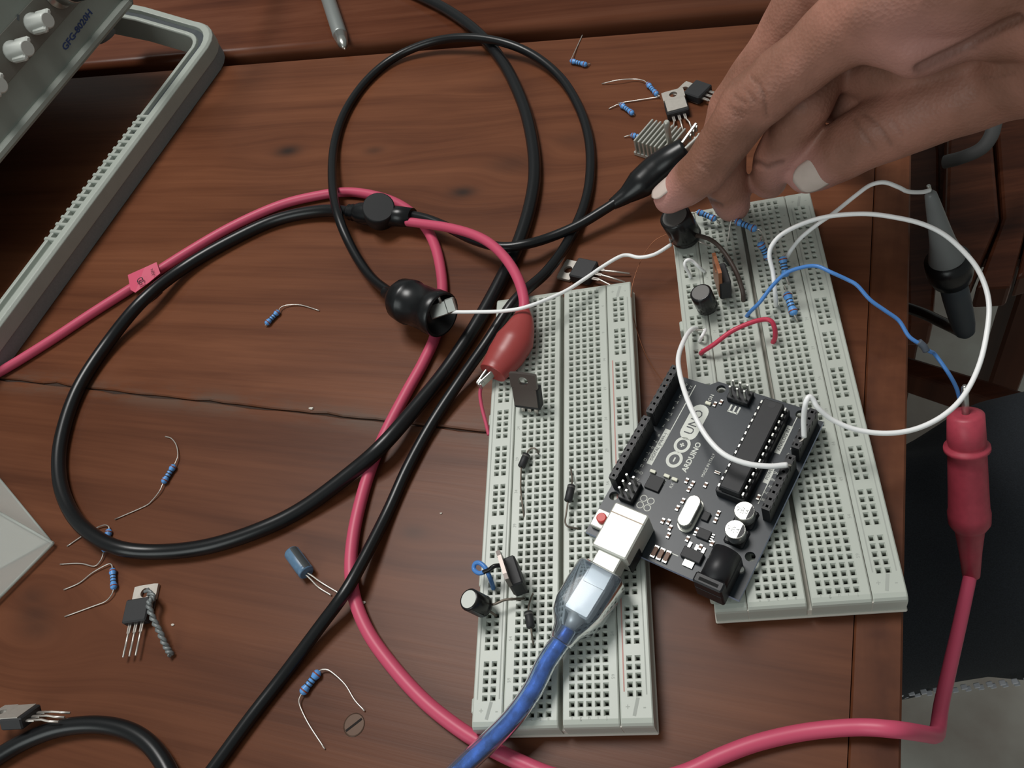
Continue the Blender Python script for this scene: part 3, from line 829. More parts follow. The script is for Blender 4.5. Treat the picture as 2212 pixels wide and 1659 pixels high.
# instrument body: front panel tilted back
pt = math.radians(8.5)
po = Gn*(-336.0) + Vector((0, 0, 42.0))
pu = (Gn*(-math.sin(pt)) + Vector((0, 0, 1))*math.cos(pt)).normalized()
pn = (Gn*math.cos(pt) + Vector((0, 0, 1))*math.sin(pt)).normalized()
PM = Matrix((Gg, pu, pn)).transposed()        # panel frame: x along g, y up the panel, z out of it
def pm(mb):
    mb.v = [po + PM @ p for p in mb.v]; return mb
def ploc(px, py, z=0.0):
    w = rayplane(px, py, po + pn*z, pn) - po
    return Vector((w.dot(Gg), w.dot(pu), z))
gy1 = 235.0; gy0 = gy1 - 251.0; ph = 92.0
mk('case', pm(MB().rbox(((gy0+gy1)/2, ph/2, -130), (251, ph, 252), 4)), M_grey, gen, world=True)
bz = MB()
bz.rbox(((gy0+gy1)/2, 2.6, -1.5), (251, 5.2, 12), 1.6).rbox(((gy0+gy1)/2, ph-2.6, -1.5), (251, 5.2, 12), 1.6)
bz.rbox((gy1-2.6, ph/2, -1.5), (5.2, ph, 12), 1.6).rbox((gy0+2.6, ph/2, -1.5), (5.2, ph, 12), 1.6)
mk('bezel', pm(bz), M_grey, gen, world=True)
mk('front_panel', pm(MB().box(((gy0+gy1)/2, ph/2, 0.2), (242, ph-9, 2.0))), M_panel, gen, world=True)
t0_ = ploc(166, 62, 1.3); 
lowe = t0_.y
mk('control_field', pm(MB().rbox(((gy0+gy1)/2-3, lowe+7+9, 1.4), (232, 17, 0.7), 0.2)), M_panel2, gen, world=True)
tx1, tx2 = ploc(138, 106, 1.3), ploc(196, 24, 1.3)
tL = (tx2-tx1).length
tm = text('GFG-8020H', tL/5.6, 0.15)
xs_ = [p.x for p in tm.v]; sc_ = tL/(max(xs_)-min(xs_))
tdir = (tx2-tx1).normalized()
mm_ = MB()
mm_.join(tm.xf(Matrix.Diagonal((sc_, sc_*0.72, 1))), ((tx1+tx2)/2 + Vector((0, 0, 0.1))), rz(math.atan2(tdir.y, tdir.x)))
mk('model_print', pm(mm_), M_nav, gen, world=True, label='navy printed model name GFG-8020H')
for i_, (kx, ky) in enumerate(((72, 52), (28, 112), (-30, 190))):
    c_ = ploc(kx, ky, 1.5)
    kb = MB().lathe([(0, 5.6), (1.5, 5.6), (2.2, 4.6), (12.5, 4.1), (13.2, 3.5)], (c_.x, c_.y, 1.5), (0, 0, 1), 20)
    kb.rbox((c_.x, c_.y, 9.0), (12.6, 3.2, 11.0), 0.9, rz(0.5))
    mk('knob', pm(kb), M_knob, gen, world=True)
for (kx, ky) in ((38, 38), (66, 100)):
    c_ = ploc(kx, ky, 1.3)
    mk('panel_mark', pm(MB().rbox((c_.x, c_.y, 1.8), (3.0, 1.3, 0.1), 0.02, rz(0.6))), M_greyd, gen, world=True)
fo_ = ploc(216, 62, 0)
for yy in (gy1-14, gy0+14):
    mk('case_foot', pm(MB().lathe([(0, 8), (9, 6.5)], (yy, -0.1, -22), (0, -1, 0), 18)), M_rubber, gen, world=True)
# BNC plug on the panel
bc = ploc(122, -14, 1.5)
bnc = thing('bnc_plug', 'black coaxial plug with silver collar on the generator panel', 'plug', po + PM @ bc)
mk('collar', pm(MB().lathe([(0, 8.0), (1.2, 8.0), (1.3, 5.2), (6, 5.2), (6.1, 7.2), (14, 7.2), (14.6, 6.4)], bc, (0, 0, 1), 24)), M_steel, bnc, world=True)
mk('boot', pm(MB().lathe([(14.2, 6.6), (20, 6.8), (32, 5.6), (44, 4.0), (46, 3.0)], bc, (0, 0, 1), 24)), M_black, bnc, world=True)
tipb = po + PM @ (bc + Vector((0, 0, 46)))
mk('cable', MB().tube(spline([tipb - pn*3, tipb + pn*10, tipb + pn*22 + Vector((2, 30, -6)), tipb + pn*20 + Vector((10, 90, -30)), tipb + Vector((20, 190, -70))], 8), 2.9, 12), M_black, bnc, world=True)

# ------------------------------------------------------------------ cables
def cable(pts, r, n=12, sub=8): return MB().tube(spline(wp(*pts), sub), r, n)

# coaxial lead with Y moulding and two clips
cx = thing('coaxial_clip_lead', 'thick black coaxial lead splitting into black and red clip leads', 'cable', W(820, 460, 0))
coax = [(775, 462, 6.5), (700, 455, 4), (600, 474, 3), (500, 519, 3), (400, 577, 4), (310, 648, 7.8), (232, 742, 4), (168, 842, 3), (133, 945, 3), (128, 1030, 3), (150, 1100, 3.5), (192, 1150, 5.6), (258, 1184, 6.0), (345, 1192, 3.2),
        (450, 1180, 3), (560, 1145, 3), (655, 1098, 3), (760, 1020, 5.5), (830, 958, 7.8), (905, 872, 5), (965, 798, 3), (1030, 700, 3), (1085, 600, 3), (1122, 520, 3), (1146, 440, 3), (1155, 370, 3), (1148, 295, 3), (1128, 220, 3), (1090, 140, 3), (1040, 78, 3), (975, 27, 3), (900, -12, 3), (800, -55, 3)]
mk('coaxial_cable', cable(coax, 3.0, 14), M_black, cx, world=True)
yj0 = W(752, 458, 6.5); yj1 = W(892, 470, 7.0); yd = (yj1-yj0).normalized()
L_ = (yj1-yj0).length
mk('junction', MB().lathe([(0, 3.2), (1, 3.9), (2, 3.4), (3, 4.1), (4, 3.6), (5, 4.4), (7, 5.0), (11, 5.4), (17, 5.4), (20, 5.0), (21, 4.6), (22, 5.0), (23, 4.5), (24, 4.9), (25, 4.4), (26, 4.8), (L_, 4.3)], yj0, yd, 20), M_black, cx, world=True)
dj = W(822, 463, 9)
mk('junction_disc', MB().lathe([(0, 7.4), (8.6, 7.4), (9.4, 6.8)], W(822, 466, 5.5), (0.30, -0.35, 0.9), 28), mat('matt_black_moulding', rgb(24, 25, 27), rough=0.6), cx, world=True)
mk('black_lead', cable([(880, 463, 7.5), (920, 472, 8), (965, 490, 8), (1020, 517, 8.5), (1080, 533, 9), (1135, 528, 8.8), (1190, 512, 7), (1250, 486, 7), (1310, 450, 8.5), (1352, 422, 10)], 2.15), M_black, cx, world=True)
mk('red_lead', cable([(880, 479, 7), (920, 484, 8), (970, 492, 10), (1020, 506, 12.5), (1060, 527, 14), (1095, 562, 15.5), (1120, 605, 16.5), (1132, 650, 17), (1130, 690, 16.5)], 2.1), M_pink, cx, world=True)
# black clip boot
def boot(pts, radii, flat, up, m_, nm, parent):
    return mk(nm, MB().tube(spline(pts, 5), np.interp(np.linspace(0, len(radii)-1, (len(pts)-1)*5+1), range(len(radii)), radii), 18, flat=flat, up=up), m_, parent, world=True)
bb = boot(wp((1322, 442, 8.5), (1352, 422, 10), (1382, 398, 12), (1415, 368, 15), (1450, 341, 19), (1482, 318, 22)), [2.6, 4.0, 6.6, 6.8, 6.0, 4.6], 0.85, None, M_black, 'clip_boot', cx)
b0, b1 = W(1478, 320, 22), W(1506, 288, 25)
bd = (b1-b0).normalized()
sd = bd.cross(Vector((0, 0, 1))).normalized()
jw = MB()
for e, ang in ((1, 0.12), (-1, -0.12)):
    d_ = (bd + sd*ang).normalized()
    Mj = Matrix((d_, Vector((0, 0, 1)).cross(d_).normalized(), Vector((0, 0, 1)))).transposed()
    jw.rbox(b0 + sd*e*1.6 + d_*4.5, (11, 1.4, 3.4), 0.3, Mj)
    for k in range(3): jw.rbox(b0 + sd*e*0.9 + d_*(5+k*2), (1.0, 1.2, 2.6), 0.2, Mj)
mk('clip_jaw', jw, M_steel, bb, world=True)
# red clip boot
rb = boot(wp((1131, 672, 17), (1126, 700, 16.5), (1112, 735, 16), (1092, 768, 15.5), (1072, 795, 15), (1064, 806, 15)), [2.7, 5.2, 7.6, 7.4, 6.0, 5.6], 0.8, None, M_pinkclip, 'clip_boot', cx)
r0, r1 = W(1082, 778, 15), W(1040, 826, 13.5); rd = (r1-r0).normalized(); sd = rd.cross(Vector((0, 0, 1))).normalized()
jw = MB()
for e in (1, -1):
    d_ = (rd + sd*(-e)*0.12).normalized(); Mj = Matrix((d_, Vector((0, 0, 1)).cross(d_).normalized(), Vector((0, 0, 1)))).transposed()
    jw.rbox(r0 + sd*e*1.9 + d_*6.5, (13, 1.0, 3.6), 0.3, Mj)
jw.rbox(r1 + rd*0.3, (2.4, 2.6, 3.2), 0.5, Matrix((rd, sd, Vector((0, 0, 1)))).transposed())
mk('clip_jaw', jw, M_steel, rb, world=True)

# thin black lead with the big round boot
bl = thing('black_clip_lead', 'thin black lead looping to a round open-ended clip boot', 'cable', W(900, 650, 0))
thin = [(850, 638, 12.5), (800, 597, 6), (757, 530, 6), (728, 458, 9), (718, 390, 6), (722, 315, 3), (745, 243, 2.5), (790, 177, 2.3), (850, 126, 3), (925, 93, 6), (1000, 81, 8.6), (1080, 90, 8), (1150, 118, 5), (1210, 167, 2.6), (1250, 230, 2.3), (1272, 300, 2.3), (1275, 375, 2.3), (1262, 445, 2.6),
        (1228, 520, 4), (1180, 588, 8.5), (1112, 650, 12.2), (1050, 742, 9), (990, 828, 5), (930, 920, 2.5), (880, 1012, 2.3), (838, 1105, 2.3), (790, 1200, 5), (745, 1280, 7.2), (690, 1355, 5), (610, 1462, 2.4), (540, 1552, 2.3), (455, 1668, 2.3), (400, 1740, 2.3)]
mk('cable', cable(thin, 2.25, 12), M_black, bl, world=True)
q0, q1 = W(838, 634, 12.5), W(956, 681, 14.5); qd = (q1-q0).normalized(); qL = (q1-q0).length
mk('boot', MB().lathe([(-2, 2.4), (2, 3.2), (4.5, 6.0), (8, 8.7), (12, 9.4), (14, 9.5), (14.6, 8.9), (qL-6.0, 8.9), (qL-5.5, 9.4), (qL-0.6, 9.4), (qL, 8.9), (qL-0.4, 8.2), (qL-8, 8.0), (qL-10, 1.0)], q0, qd, 30, caps=False), M_black, bl, world=True)
z0_ = W(928, 676, 17); z1_ = W(984, 657, 18.5); zd = (z1_-z0_).normalized(); zs_ = zd.cross(CB).normalized(); zu = zs_.cross(zd)
jw = MB(); Mj = Matrix((zd, zs_, zu)).transposed()
jw.rbox((z0_+z1_)/2, ((z1_-z0_).length, 5.6, 0.9), 0.3, Mj).rbox(z1_ - zd*1.8 + zu*0.4, (4.2, 6.0, 2.4), 0.5, Mj)
jw.tube([(z0_+z1_)/2 + zs_*(-2.2), (z0_+z1_)/2 + zs_*(-6.5)+zu*1.0], 0.7, 8)
mk('clip_jaw', jw, M_steel, bl, world=True)

# red probe lead
rp = thing('red_probe_lead', 'pinkish red cable curving across the table to a red probe beyond its edge', 'cable', W(790, 1000, 0))
rc = [(-60, 830, 2.4), (0, 803, 2.4), (100, 742, 2.4), (200, 676, 2.4), (285, 622, 2.4), (400, 548, 2.4), (500, 490, 2.4), (600, 445, 2.4), (680, 424, 2.4), (750, 415, 2.4), (815, 424, 2.4), (870, 446, 2.4), (915, 486, 2.4), (940, 532, 2.4), (953, 590, 2.4), (955, 645, 2.4),
      (942, 720, 2.4), (915, 782, 2.4), (880, 845, 2.4), (838, 925, 2.4), (805, 1000, 2.4), (780, 1080, 2.4), (763, 1160, 2.4), (758, 1235, 2.4), (768, 1300, 2.4), (798, 1370, 2.4), (850, 1442, 2.4), (910, 1508, 2.4), (972, 1560, 2.4), (1040, 1605, 2.4), (1120, 1645, 2.4), (1210, 1680, 2.4), (1340, 1700, 2.4), (1470, 1672, 2.4),
      (1560, 1632, 2.4), (1640, 1603, 2.4), (1740, 1581, 2.4), (1850, 1571, 3.5), (1935, 1576, 4), (1990, 1584, -6), (2018, 1588, -18), (2026, 1575, -34), (2034, 1520, -50), (2052, 1440, -62), (2075, 1340, -70), (2096, 1243, -74)]
mk('cable', cable(rc, 2.35, 12), M_pink, rp, world=True)
p0, p1 = W(2086, 893, -14), W(2098, 1246, -75); d_ = (p1-p0).normalized(); Lr = (p1-p0).length
def at_px(py):        # parameter along the probe for an image row
    lo, hi = -0.5, 1.2
    for _ in range(40):
        md = (lo+hi)/2; p_ = p0 + (p1-p0)*md; v_ = p_-CAM
        yy = 829.5 - FPX*v_.dot(CU)/(-v_.dot(CB))
        if yy < py: lo = md
        else: hi = md
    return md*Lr
def prof_px(rows):
    o = []
    for (py, w) in rows:
        t_ = at_px(py); o.append((t_, pxmm(w/2, p0 + d_*t_)))
    return o
mk('probe_handle', MB().lathe(prof_px([(893, 50), (896, 74), (950, 78), (958, 74)]) + prof_px([(962, 74), (963, 92), (970, 94), (976, 78), (1000, 78), (1060, 80), (1098, 82), (1106, 86), (1128, 84), (1141, 66), (1143, 60), (1190, 46), (1243, 35), (1246, 26)]), p0, d_, 28), M_redprobe, rp, world=True)
mk('probe_tip', MB().lathe(prof_px([(832, 8), (836, 14), (870, 15), (897, 16)]), p0, d_, 14), M_steel, rp, world=True)
tagm = MB()
tq = [W(276, 594, 6), W(312, 578, 6.4), W(338, 566, 6.2), W(346, 590, 4.8), W(322, 610, 4.8), W(292, 632, 4.8), W(282, 626, 5)]
tagm.add([p for p in tq] + [p - Vector((0, 0, 0.25)) for p in tq], [tuple(range(6, -1, -1)), tuple(range(7, 14))] + [(i, (i+1) % 7, 7+(i+1) % 7, 7+i) for i in range(7)])
tg = mk('label_tag', tagm, mat('pink_tape', rgb(205, 76, 106), rough=0.5), rp, world=True, label='pink tape tag with black lettering')
tr = [W(312, 634, 3), W(328, 633, 2.5), W(346, 622, 1.0), W(350, 630, 0.6), W(336, 642, 0.8), W(318, 656, 0.6), W(276, 688, 0.3), W(300, 655, 1.2)]
tg2 = MB().add([p for p in tr] + [p + Vector((0, 0, 0.3)) for p in tr], [tuple(range(7, -1, -1)), tuple(range(8, 16))] + [(i, (i+1) % 8, 8+(i+1) % 8, 8+i) for i in range(8)])
mk('tape_end', tg2, mat('pink_tape', rgb(205, 76, 106), rough=0.5), rp, world=True)
gd = (W(345, 575, 6) - W(290, 605, 6)).normalized()
tt = MB().join(text('GI', 4.6, 0.05), W(302, 606, 6.7), frame((gd.y, -gd.x, 0), gd)).join(text('MADE', 1.9), W(329, 588, 6.7), frame((gd.y, -gd.x, 0), gd))
mk('tag_print', tt, M_header, tg, world=True)

# black cable at the lower left corner
mk('black_cable', cable([(-60, 1675, 3), (0, 1632, 3), (60, 1598, 3), (130, 1573, 3), (205, 1565, 3), (270, 1576, 3), (320, 1605, 3), (358, 1655, 3), (385, 1720, 3)], 3.0, 14), M_black,
   label='short arc of black cable at the lower left corner', cat='cable')

# thin insulated wires
def wire(name, label, pts, r, m_, group=None, ends=None, n=10):
    th_ = thing(name, label, 'wire', W(*pts[0]), group=group)
    P_ = spline(wp(*pts), 8)
    mk('sheath', MB().tube(P_, r, n), m_, th_, world=True)
    if ends:
        for e in ends:
            mk('bare_end', MB().tube(spline(wp(*e), 4), 0.32, 8), M_lead, th_, world=True)
    return th_
wire('jumper_wire', 'white twin wire from the round black boot across the long breadboard', [(975, 674, 17), (1020, 674, 18.5), (1085, 672, 20.5), (1140, 662, 21.5), (1215, 632, 19), (1262, 603, 17), (1300, 577, 16), (1335, 556, 15.5), (1355, 551, 15), (1382, 556, 14.5), (1415, 549, 14.5), (1450, 528, 14)], 0.72, M_white,
     group='white jumper wires', ends=[[(1448, 529, 14), (1449, 518, 13)]])
wire('jumper_wire', 'long white wire looping far right from breadboard to board header', [(1676, 664, 8), (1675, 640, 15), (1670, 590, 21), (1662, 552, 26), (1670, 526, 29), (1695, 502, 31), (1745, 479, 33), (1800, 466, 35), (1870, 462, 36), (1930, 469, 36), (1990, 483, 35), (2040, 507, 33), (2085, 547, 31), (2115, 587, 29), (2134, 640, 27), (2135, 695, 25), (2118, 780, 23), (2085, 850, 22), (2040, 896, 22), (1980, 926, 22), (1915, 936, 23), (1850, 928, 25), (1800, 908, 28), (1768, 882, 32), (1757, 864, 34), (1748, 857, 35), (1740, 872, 34), (1736, 905, 29), (1737, 944, 23.5)], 0.8, M_white,
     group='white jumper wires', ends=[[(1737, 943, 23.5), (1732, 951, 22.5), (1720, 957, 21), (1713, 961, 18)]])
wire('jumper_wire', 'white wire rising from a blue resistor to the grey probe tip', [(1699, 556, 13), (1712, 536, 16), (1732, 512, 22), (1768, 483, 28), (1800, 461, 30), (1850, 421, 33), (1880, 400, 34), (1910, 394, 34), (1940, 404, 31), (1962, 414, 27), (1992, 415, 22), (2008, 411, 20)], 0.75, M_white,
     group='white jumper wires', ends=[[(1700, 556, 13), (1697, 561, 11), (1696, 566, 8)]])
wire('jumper_wire', 'white wire bowing over the printed UNO board into its power header', [(1507, 710, 8), (1494, 712, 13), (1480, 730, 18), (1466, 768, 22), (1468, 805, 25), (1482, 855, 27), (1504, 905, 28), (1530, 948, 28), (1565, 982, 28), (1612, 1001, 27), (1660, 1007, 25.5), (1700, 1004, 24)], 0.85, M_white,
     group='white jumper wires', ends=[[(1699, 1004, 24), (1706, 1005, 23), (1711, 1009, 18)]])
wire('jumper_wire', 'tiny white hairpin jumper beside the brown regulator tab', [(1492, 601, 9), (1488, 590, 12), (1480, 576, 15.5), (1480, 566, 17), (1487, 561, 17.5), (1497, 565, 16), (1510, 577, 13.5), (1522, 587, 10)], 0.62, M_white, group='white jumper wires')
wire('jumper_wire', 'short white wire stub standing near the red jumper', [(1524, 712, 12), (1521, 718, 13), (1516, 727, 13), (1511, 737, 10)], 0.6, M_white, group='white jumper wires', ends=[[(1523, 712, 12), (1508, 713, 11), (1490, 714, 9)]])
wire('jumper_wire', 'short red jumper wire bent across the breadboard trench', [(1513, 765, 8.5), (1519, 759, 12), (1542, 744, 15), (1580, 716, 17.5), (1622, 697, 18.5), (1652, 690, 18.5), (1667, 695, 18), (1674, 712, 15.5), (1674, 730, 12), (1669, 741, 9)], 0.85, M_redw)
wire('jumper_wire', 'blue wire from the breadboard to the red probe tip', [(1612, 684, 9), (1622, 672, 13), (1642, 652, 17), (1668, 618, 20), (1698, 590, 23), (1735, 577, 26), (1765, 575, 28), (1795, 588, 28), (1830, 604, 26), (1852, 617, 25), (1880, 648, 22), (1912, 671, 19), (1942, 693, 16), (1963, 726, 13), (1985, 742, 11), (1998, 752, 9), (2010, 760, 7), (2020, 766, 4), (2048, 805, 0), (2066, 838, -6), (2074, 868, -12)], 0.68, M_blue)
mk('wire_splice', MB().tube(spline(wp((1984, 738, 11.4), (1995, 748, 10), (2001, 758, 8.5)), 5), 1.15, 10), mat('dull_tape', rgb(84, 92, 104), rough=0.6), label='small grey splice in the blue wire', cat='splice')
wire('jumper_wire', 'short pink wire from the red clip jaw to the breadboard side', [(1040, 832, 12), (1037, 852, 10), (1041, 880, 8), (1050, 915, 6), (1056, 940, 4.5)], 0.68, M_pink)
wire('copper_wire', 'hair-thin brown copper strand trailing between the breadboards', [(1446, 503, 15), (1412, 522, 13), (1386, 560, 12), (1369, 605, 11), (1363, 645, 9), (1372, 700, 4), (1392, 760, 4), (1420, 808, 12), (1440, 832, 21)], 0.16, M_copper, n=6)

# ------------------------------------------------------------------ small electronic parts
UP = Vector((0, 0, 1))
def resistor(label, a, b_, leads, r=1.25, group='loose blue resistors on the table', dark=False):
    a, b_ = W(*a), W(*b_); d = (b_-a).normalized(); L = (b_-a).length
    t = thing('resistor', label, 'resistor', (a+b_)/2 - UP*r, group=group)
    e = 0.24*L
    mk('body', MB().lathe([(0, 0.45*r), (0.05*L, 0.85*r), (0.13*L, 1.08*r), (e*0.9, 1.05*r), (e*1.25, 0.84*r), (L-e*1.25, 0.84*r), (L-e*0.9, 1.05*r), (L-0.13*L, 1.08*r), (L-0.05*L, 0.85*r), (L, 0.45*r)], a, d, 16), M_resblue, t, world=True)
    for k, (f, m_) in enumerate(((0.15, M_bandr), (0.36, M_band), (0.5, M_band), (0.64, M_band), (0.86, M_bandr))):
        rr = 1.1*r if f in (0.15, 0.86) else 0.87*r
        mk('band', MB().lathe([(f*L-0.22, rr), (f*L+0.22, rr)], a, d, 16), m_, t, world=True)
    for ld in leads:
        mk('lead', MB().tube(spline(wp(*ld), 5), 0.27, 6), M_lead, t, world=True)
    return t
z = 1.5
resistor('blue resistor lying nearest the dark table gap', (1232, 131, z), (1268, 140, z), [[(1268, 139, z), (1275, 138, z-1)], [(1233, 131, z), (1236, 124, z), (1247, 100, 0.5), (1258, 76, 0.4)]])
resistor('blue resistor touching the loose metal-backed transistor', (1398, 180, z), (1420, 205, z), [[(1399, 181, z), (1390, 174, z), (1370, 171, 1.2), (1335, 173, 2.0), (1300, 181, 0.5)], [(1420, 205, z), (1424, 208, z), (1412, 211, 0.8), (1335, 223, 0.5)]])
resistor('blue resistor left of the transistor, under a crossing lead', (1340, 225, z), (1368, 246, z), [[(1341, 225, z), (1334, 226, 1), (1315, 235, 0.5)], [(1367, 245, z), (1370, 249, 0.5)]])
resistor('blue resistor beside the small finned heat sink', (1363, 292, z), (1397, 298, z), [[(1363, 292, z), (1357, 293, 1), (1348, 296, 0.5)], [(1397, 298, z), (1402, 298, 1)]])
resistor('blue resistor alone inside the black cable loop', (574, 701, z), (603, 671, z), [[(602, 672, z), (607, 664, 1.4), (622, 659, 1), (650, 659, 0.6), (690, 671, 0.4)], [(575, 700, z), (573, 703, 1)]])
resistor('blue resistor with long bent leads near the thick cable loop', (352, 1044, z), (377, 1004, z), [[(353, 1043, z), (344, 1062, 1.2), (328, 1082, 0.6), (312, 1094, 0.4), (248, 1122, 0.4)], [(377, 1004, z), (384, 985, 1.2), (381, 962, 0.8), (370, 947, 0.5), (357, 943, 0.4)]])
resistor('blue resistor half hidden under the thick black cable', (236, 1143, 1.3), (225, 1192, 1.3), [[(236, 1144, 1.3), (234, 1137, 1.3), (222, 1135, 1), (190, 1150, 0.6), (145, 1180, 0.4)], [(225, 1191, 1.3), (218, 1210, 1), (204, 1223, 0.6), (180, 1218, 0.5), (160, 1217, 0.5), (130, 1219, 0.4)]])
resistor('dark banded blue resistor above the loose transistor with twisted wire', (243, 1228, z), (246, 1273, z), [[(243, 1229, z), (241, 1220, 1.4), (232, 1219, 1.2), (200, 1237, 0.7), (172, 1259, 0.5), (138, 1274, 0.4)], [(246, 1272, z), (241, 1285, 1.2), (228, 1299, 0.8), (200, 1310, 0.5), (140, 1332, 0.4)]])
resistor('bright blue resistor with two long drooping leads near the screw', (651, 1499, z), (690, 1449, z), [[(689, 1450, z), (698, 1446, 1.6), (714, 1450, 1.4), (745, 1478, 0.8), (766, 1512, 0.5), (788, 1536, 0.4)], [(652, 1498, z), (646, 1512, 1.4), (650, 1530, 1), (668, 1566, 0.5), (702, 1618, 0.4)]], r=1.4)
gB = 'blue resistors plugged in the breadboard'
resistor('blue resistor beside the black capacitor under the index fingertip', (1506, 457, 15), (1547, 474, 14), [[(1507, 457, 15), (1496, 462, 14), (1493, 470, 10)], [(1546, 473, 14), (1551, 477, 12), (1553, 485, 8)]], group=gB)
resistor('blue resistor bridging the breadboard trench below the fingertips', (1588, 477, 15), (1634, 496, 15), [[(1589, 477, 15), (1580, 476, 15), (1575, 500, 12), (1571, 532, 8)], [(1633, 495, 15), (1641, 497, 15), (1647, 508, 13), (1650, 527, 8)]], group=gB, r=1.35)
resistor('steeply standing blue resistor left of the white wire', (1641, 523, 18), (1661, 560, 12), [[(1641, 524, 18), (1646, 510, 17), (1650, 520, 12)], [(1661, 559, 12), (1664, 566, 8)]], group=gB, r=1.4)
resistor('dark blue resistor below the end of the probe wire', (1690, 554, 16), (1698, 598, 12), [[(1690, 555, 16), (1696, 548, 15), (1692, 556, 9)], [(1698, 597, 12), (1703, 612, 10), (1709, 622, 8)]], group=gB, r=1.4)
resistor('blue resistor lowest of those on the breadboard, beside the red jumper', (1699, 632, 14), (1716, 680, 12.5), [[(1700, 633, 14), (1697, 624, 13), (1694, 616, 9)], [(1716, 679, 12.5), (1719, 687, 11.5), (1724, 697, 8.5)]], group=gB, r=1.5)

def to220(label, loc, xd, yd, legs=None, tabm=None, group='three legged transistors', leglen=12.0):
    M3 = frame(xd, yd)
    t = thing('transistor', label, 'transistor', loc, M3, group=group)
    n = 24; hy = 12.3; hr = 1.85
    def rect(a):
        c, s_ = math.cos(a), math.sin(a); X, Y = 5.0, 3.15
        k = min(X/abs(c) if abs(c) > 1e-6 else 1e9, Y/abs(s_) if abs(s_) > 1e-6 else 1e9)
        return (k*c, k*s_ + hy)
    ang = [2*math.pi*k/n for k in range(n)]
    tb = MB().ringprism([rect(a) for a in ang], [(hr*math.cos(a), hy + hr*math.sin(a)) for a in ang], 0, 1.25)
    tb.box((0, 5.4, 0.2), (9.0, 7.6, 0.4))
    mk('tab', tb, tabm or M_tab, t)
    bd_ = MB().rbox((0, 4.6, 2.4), (10.0, 9.0, 4.2), 0.5)
    mk('body', bd_, M_epoxy, t)
    for k in range(3):
        x = (k-1)*2.54
        pts = (legs[k] if legs else [(x, 0.5, 2.4), (x, -leglen, 2.4)])
        lm = MB().tube([Vector(p) for p in pts], 0.42, 6)
        lm.box((x, -1.6, 2.4), (1.2, 3.4, 0.5))
        mk('leg', lm, M_lead, t)
    return t
def px_dir(a, b_, z_=0): return (W(*b_, z_) - W(*a, z_)).normalized()
# loose with twisted wire
yd = px_dir((300, 1355), (318, 1268)); xd = Vector((yd.y, -yd.x, 0))
tr1 = to220('loose black transistor with a twisted grey wire through its tab', W(303, 1352, 0.3), xd, yd)
pw = spline(wp((316, 1275, 3.5), (330, 1290, 6), (322, 1305, 6.5), (330, 1335, 5.5), (345, 1365, 4.5), (358, 1395, 3), (370, 1415, 1.6)), 10)
tw1 = MB()
for ph_ in (0, math.pi):
    q_ = []
    for i, p in enumerate(pw):
        t_ = (pw[min(i+1, len(pw)-1)] - pw[max(i-1, 0)]).normalized(); u_ = t_.cross(UP).normalized(); v_ = u_.cross(t_)
        a_ = i*0.75 + ph_; q_.append(p + (u_*math.cos(a_) + v_*math.sin(a_))*0.62)
    tw1.tube(q_, 0.66, 7)
mk('twisted_wire', tw1, M_twist, label='twisted grey wire hooked over the loose transistor', cat='wire')
# metal back up, near the hand
yd = px_dir((1468, 246), (1450, 186)); xd = -Vector((yd.y, -yd.x, 0))
legs4 = [[((k-1)*2.54, 0.5, 2.4), ((k-1)*2.54, -3, 2.4), ((k-1)*3.6, -6, 2.6), ((k-1)*3.9, -11.5, 3.6)] for k in range(3)]
to220('metal-backed transistor lying face down with three wavy legs', W(1465, 240, 4.6), xd, yd, legs4)
yd = px_dir((1535, 216), (1484, 198)); xd = Vector((yd.y, -yd.x, 0))
to220('transistor half hidden behind the middle finger', W(1526, 214, 0.3), xd, yd)
yd = px_dir((1290, 600), (1208, 582)); xd = Vector((yd.y, -yd.x, 0))
legs3 = [[((k-1)*2.54, 0.5, 2.4), ((k-1)*2.54, -4, 2.4), ((k-1)*3.4, -8, 2.0), ((k-1)*4.6, -13.5, 1.0)] for k in range(3)]
to220('loose black transistor lying at the far end of the long breadboard', W(1286, 599, 0.3), xd, yd, legs3)
# lower left corner, on its edge
yd = px_dir((80, 1538), (-30, 1545)); up_im = px_dir((30, 1560), (30, 1500))
zd_ = (-up_im*0.75 - UP*0.65).normalized(); xd = yd.cross(zd_).normalized()
legs2 = [[((k-1)*2.54, 0.5, 2.4), ((k-1)*2.54, -6, 2.4), ((k-1)*2.9, -9, 3.0), ((k-1)*2.9, -13.0, 3.4)] for k in range(3)]
to220('transistor at the lower left corner tipped on its edge', W(66, 1534, 8.0), xd, yd, legs2)
# standing in the breadboards
b0_ = W(1138, 886, 12.5); yd = (W(1122, 806, 27) - b0_).normalized(); xd = px_dir((1110, 868), (1156, 874), 20)
to220('transistor leaning in the long breadboard beside the red clip', b0_, -xd, yd, leglen=4.0, tabm=mat('tarnished_tab', rgb(112, 104, 100), rough=0.35, metal=0.7))
xd = px_dir((1092, 1216), (1118, 1296), 18)
to220('upright transistor in the long breadboard with the blue wire loop', W(1104, 1262, 12.2), -xd, (0.04, 0.02, 1), leglen=4.0, tabm=mat('tarnished_tab', rgb(112, 104, 100), rough=0.35, metal=0.7))
xd = px_dir((1540, 570), (1566, 652), 18)
to220('upright regulator with brown tab in the breadboard by the hand', W(1548, 628, 12.0), -xd, (0.02, 0.10, 1), leglen=4.0, tabm=M_coptab)

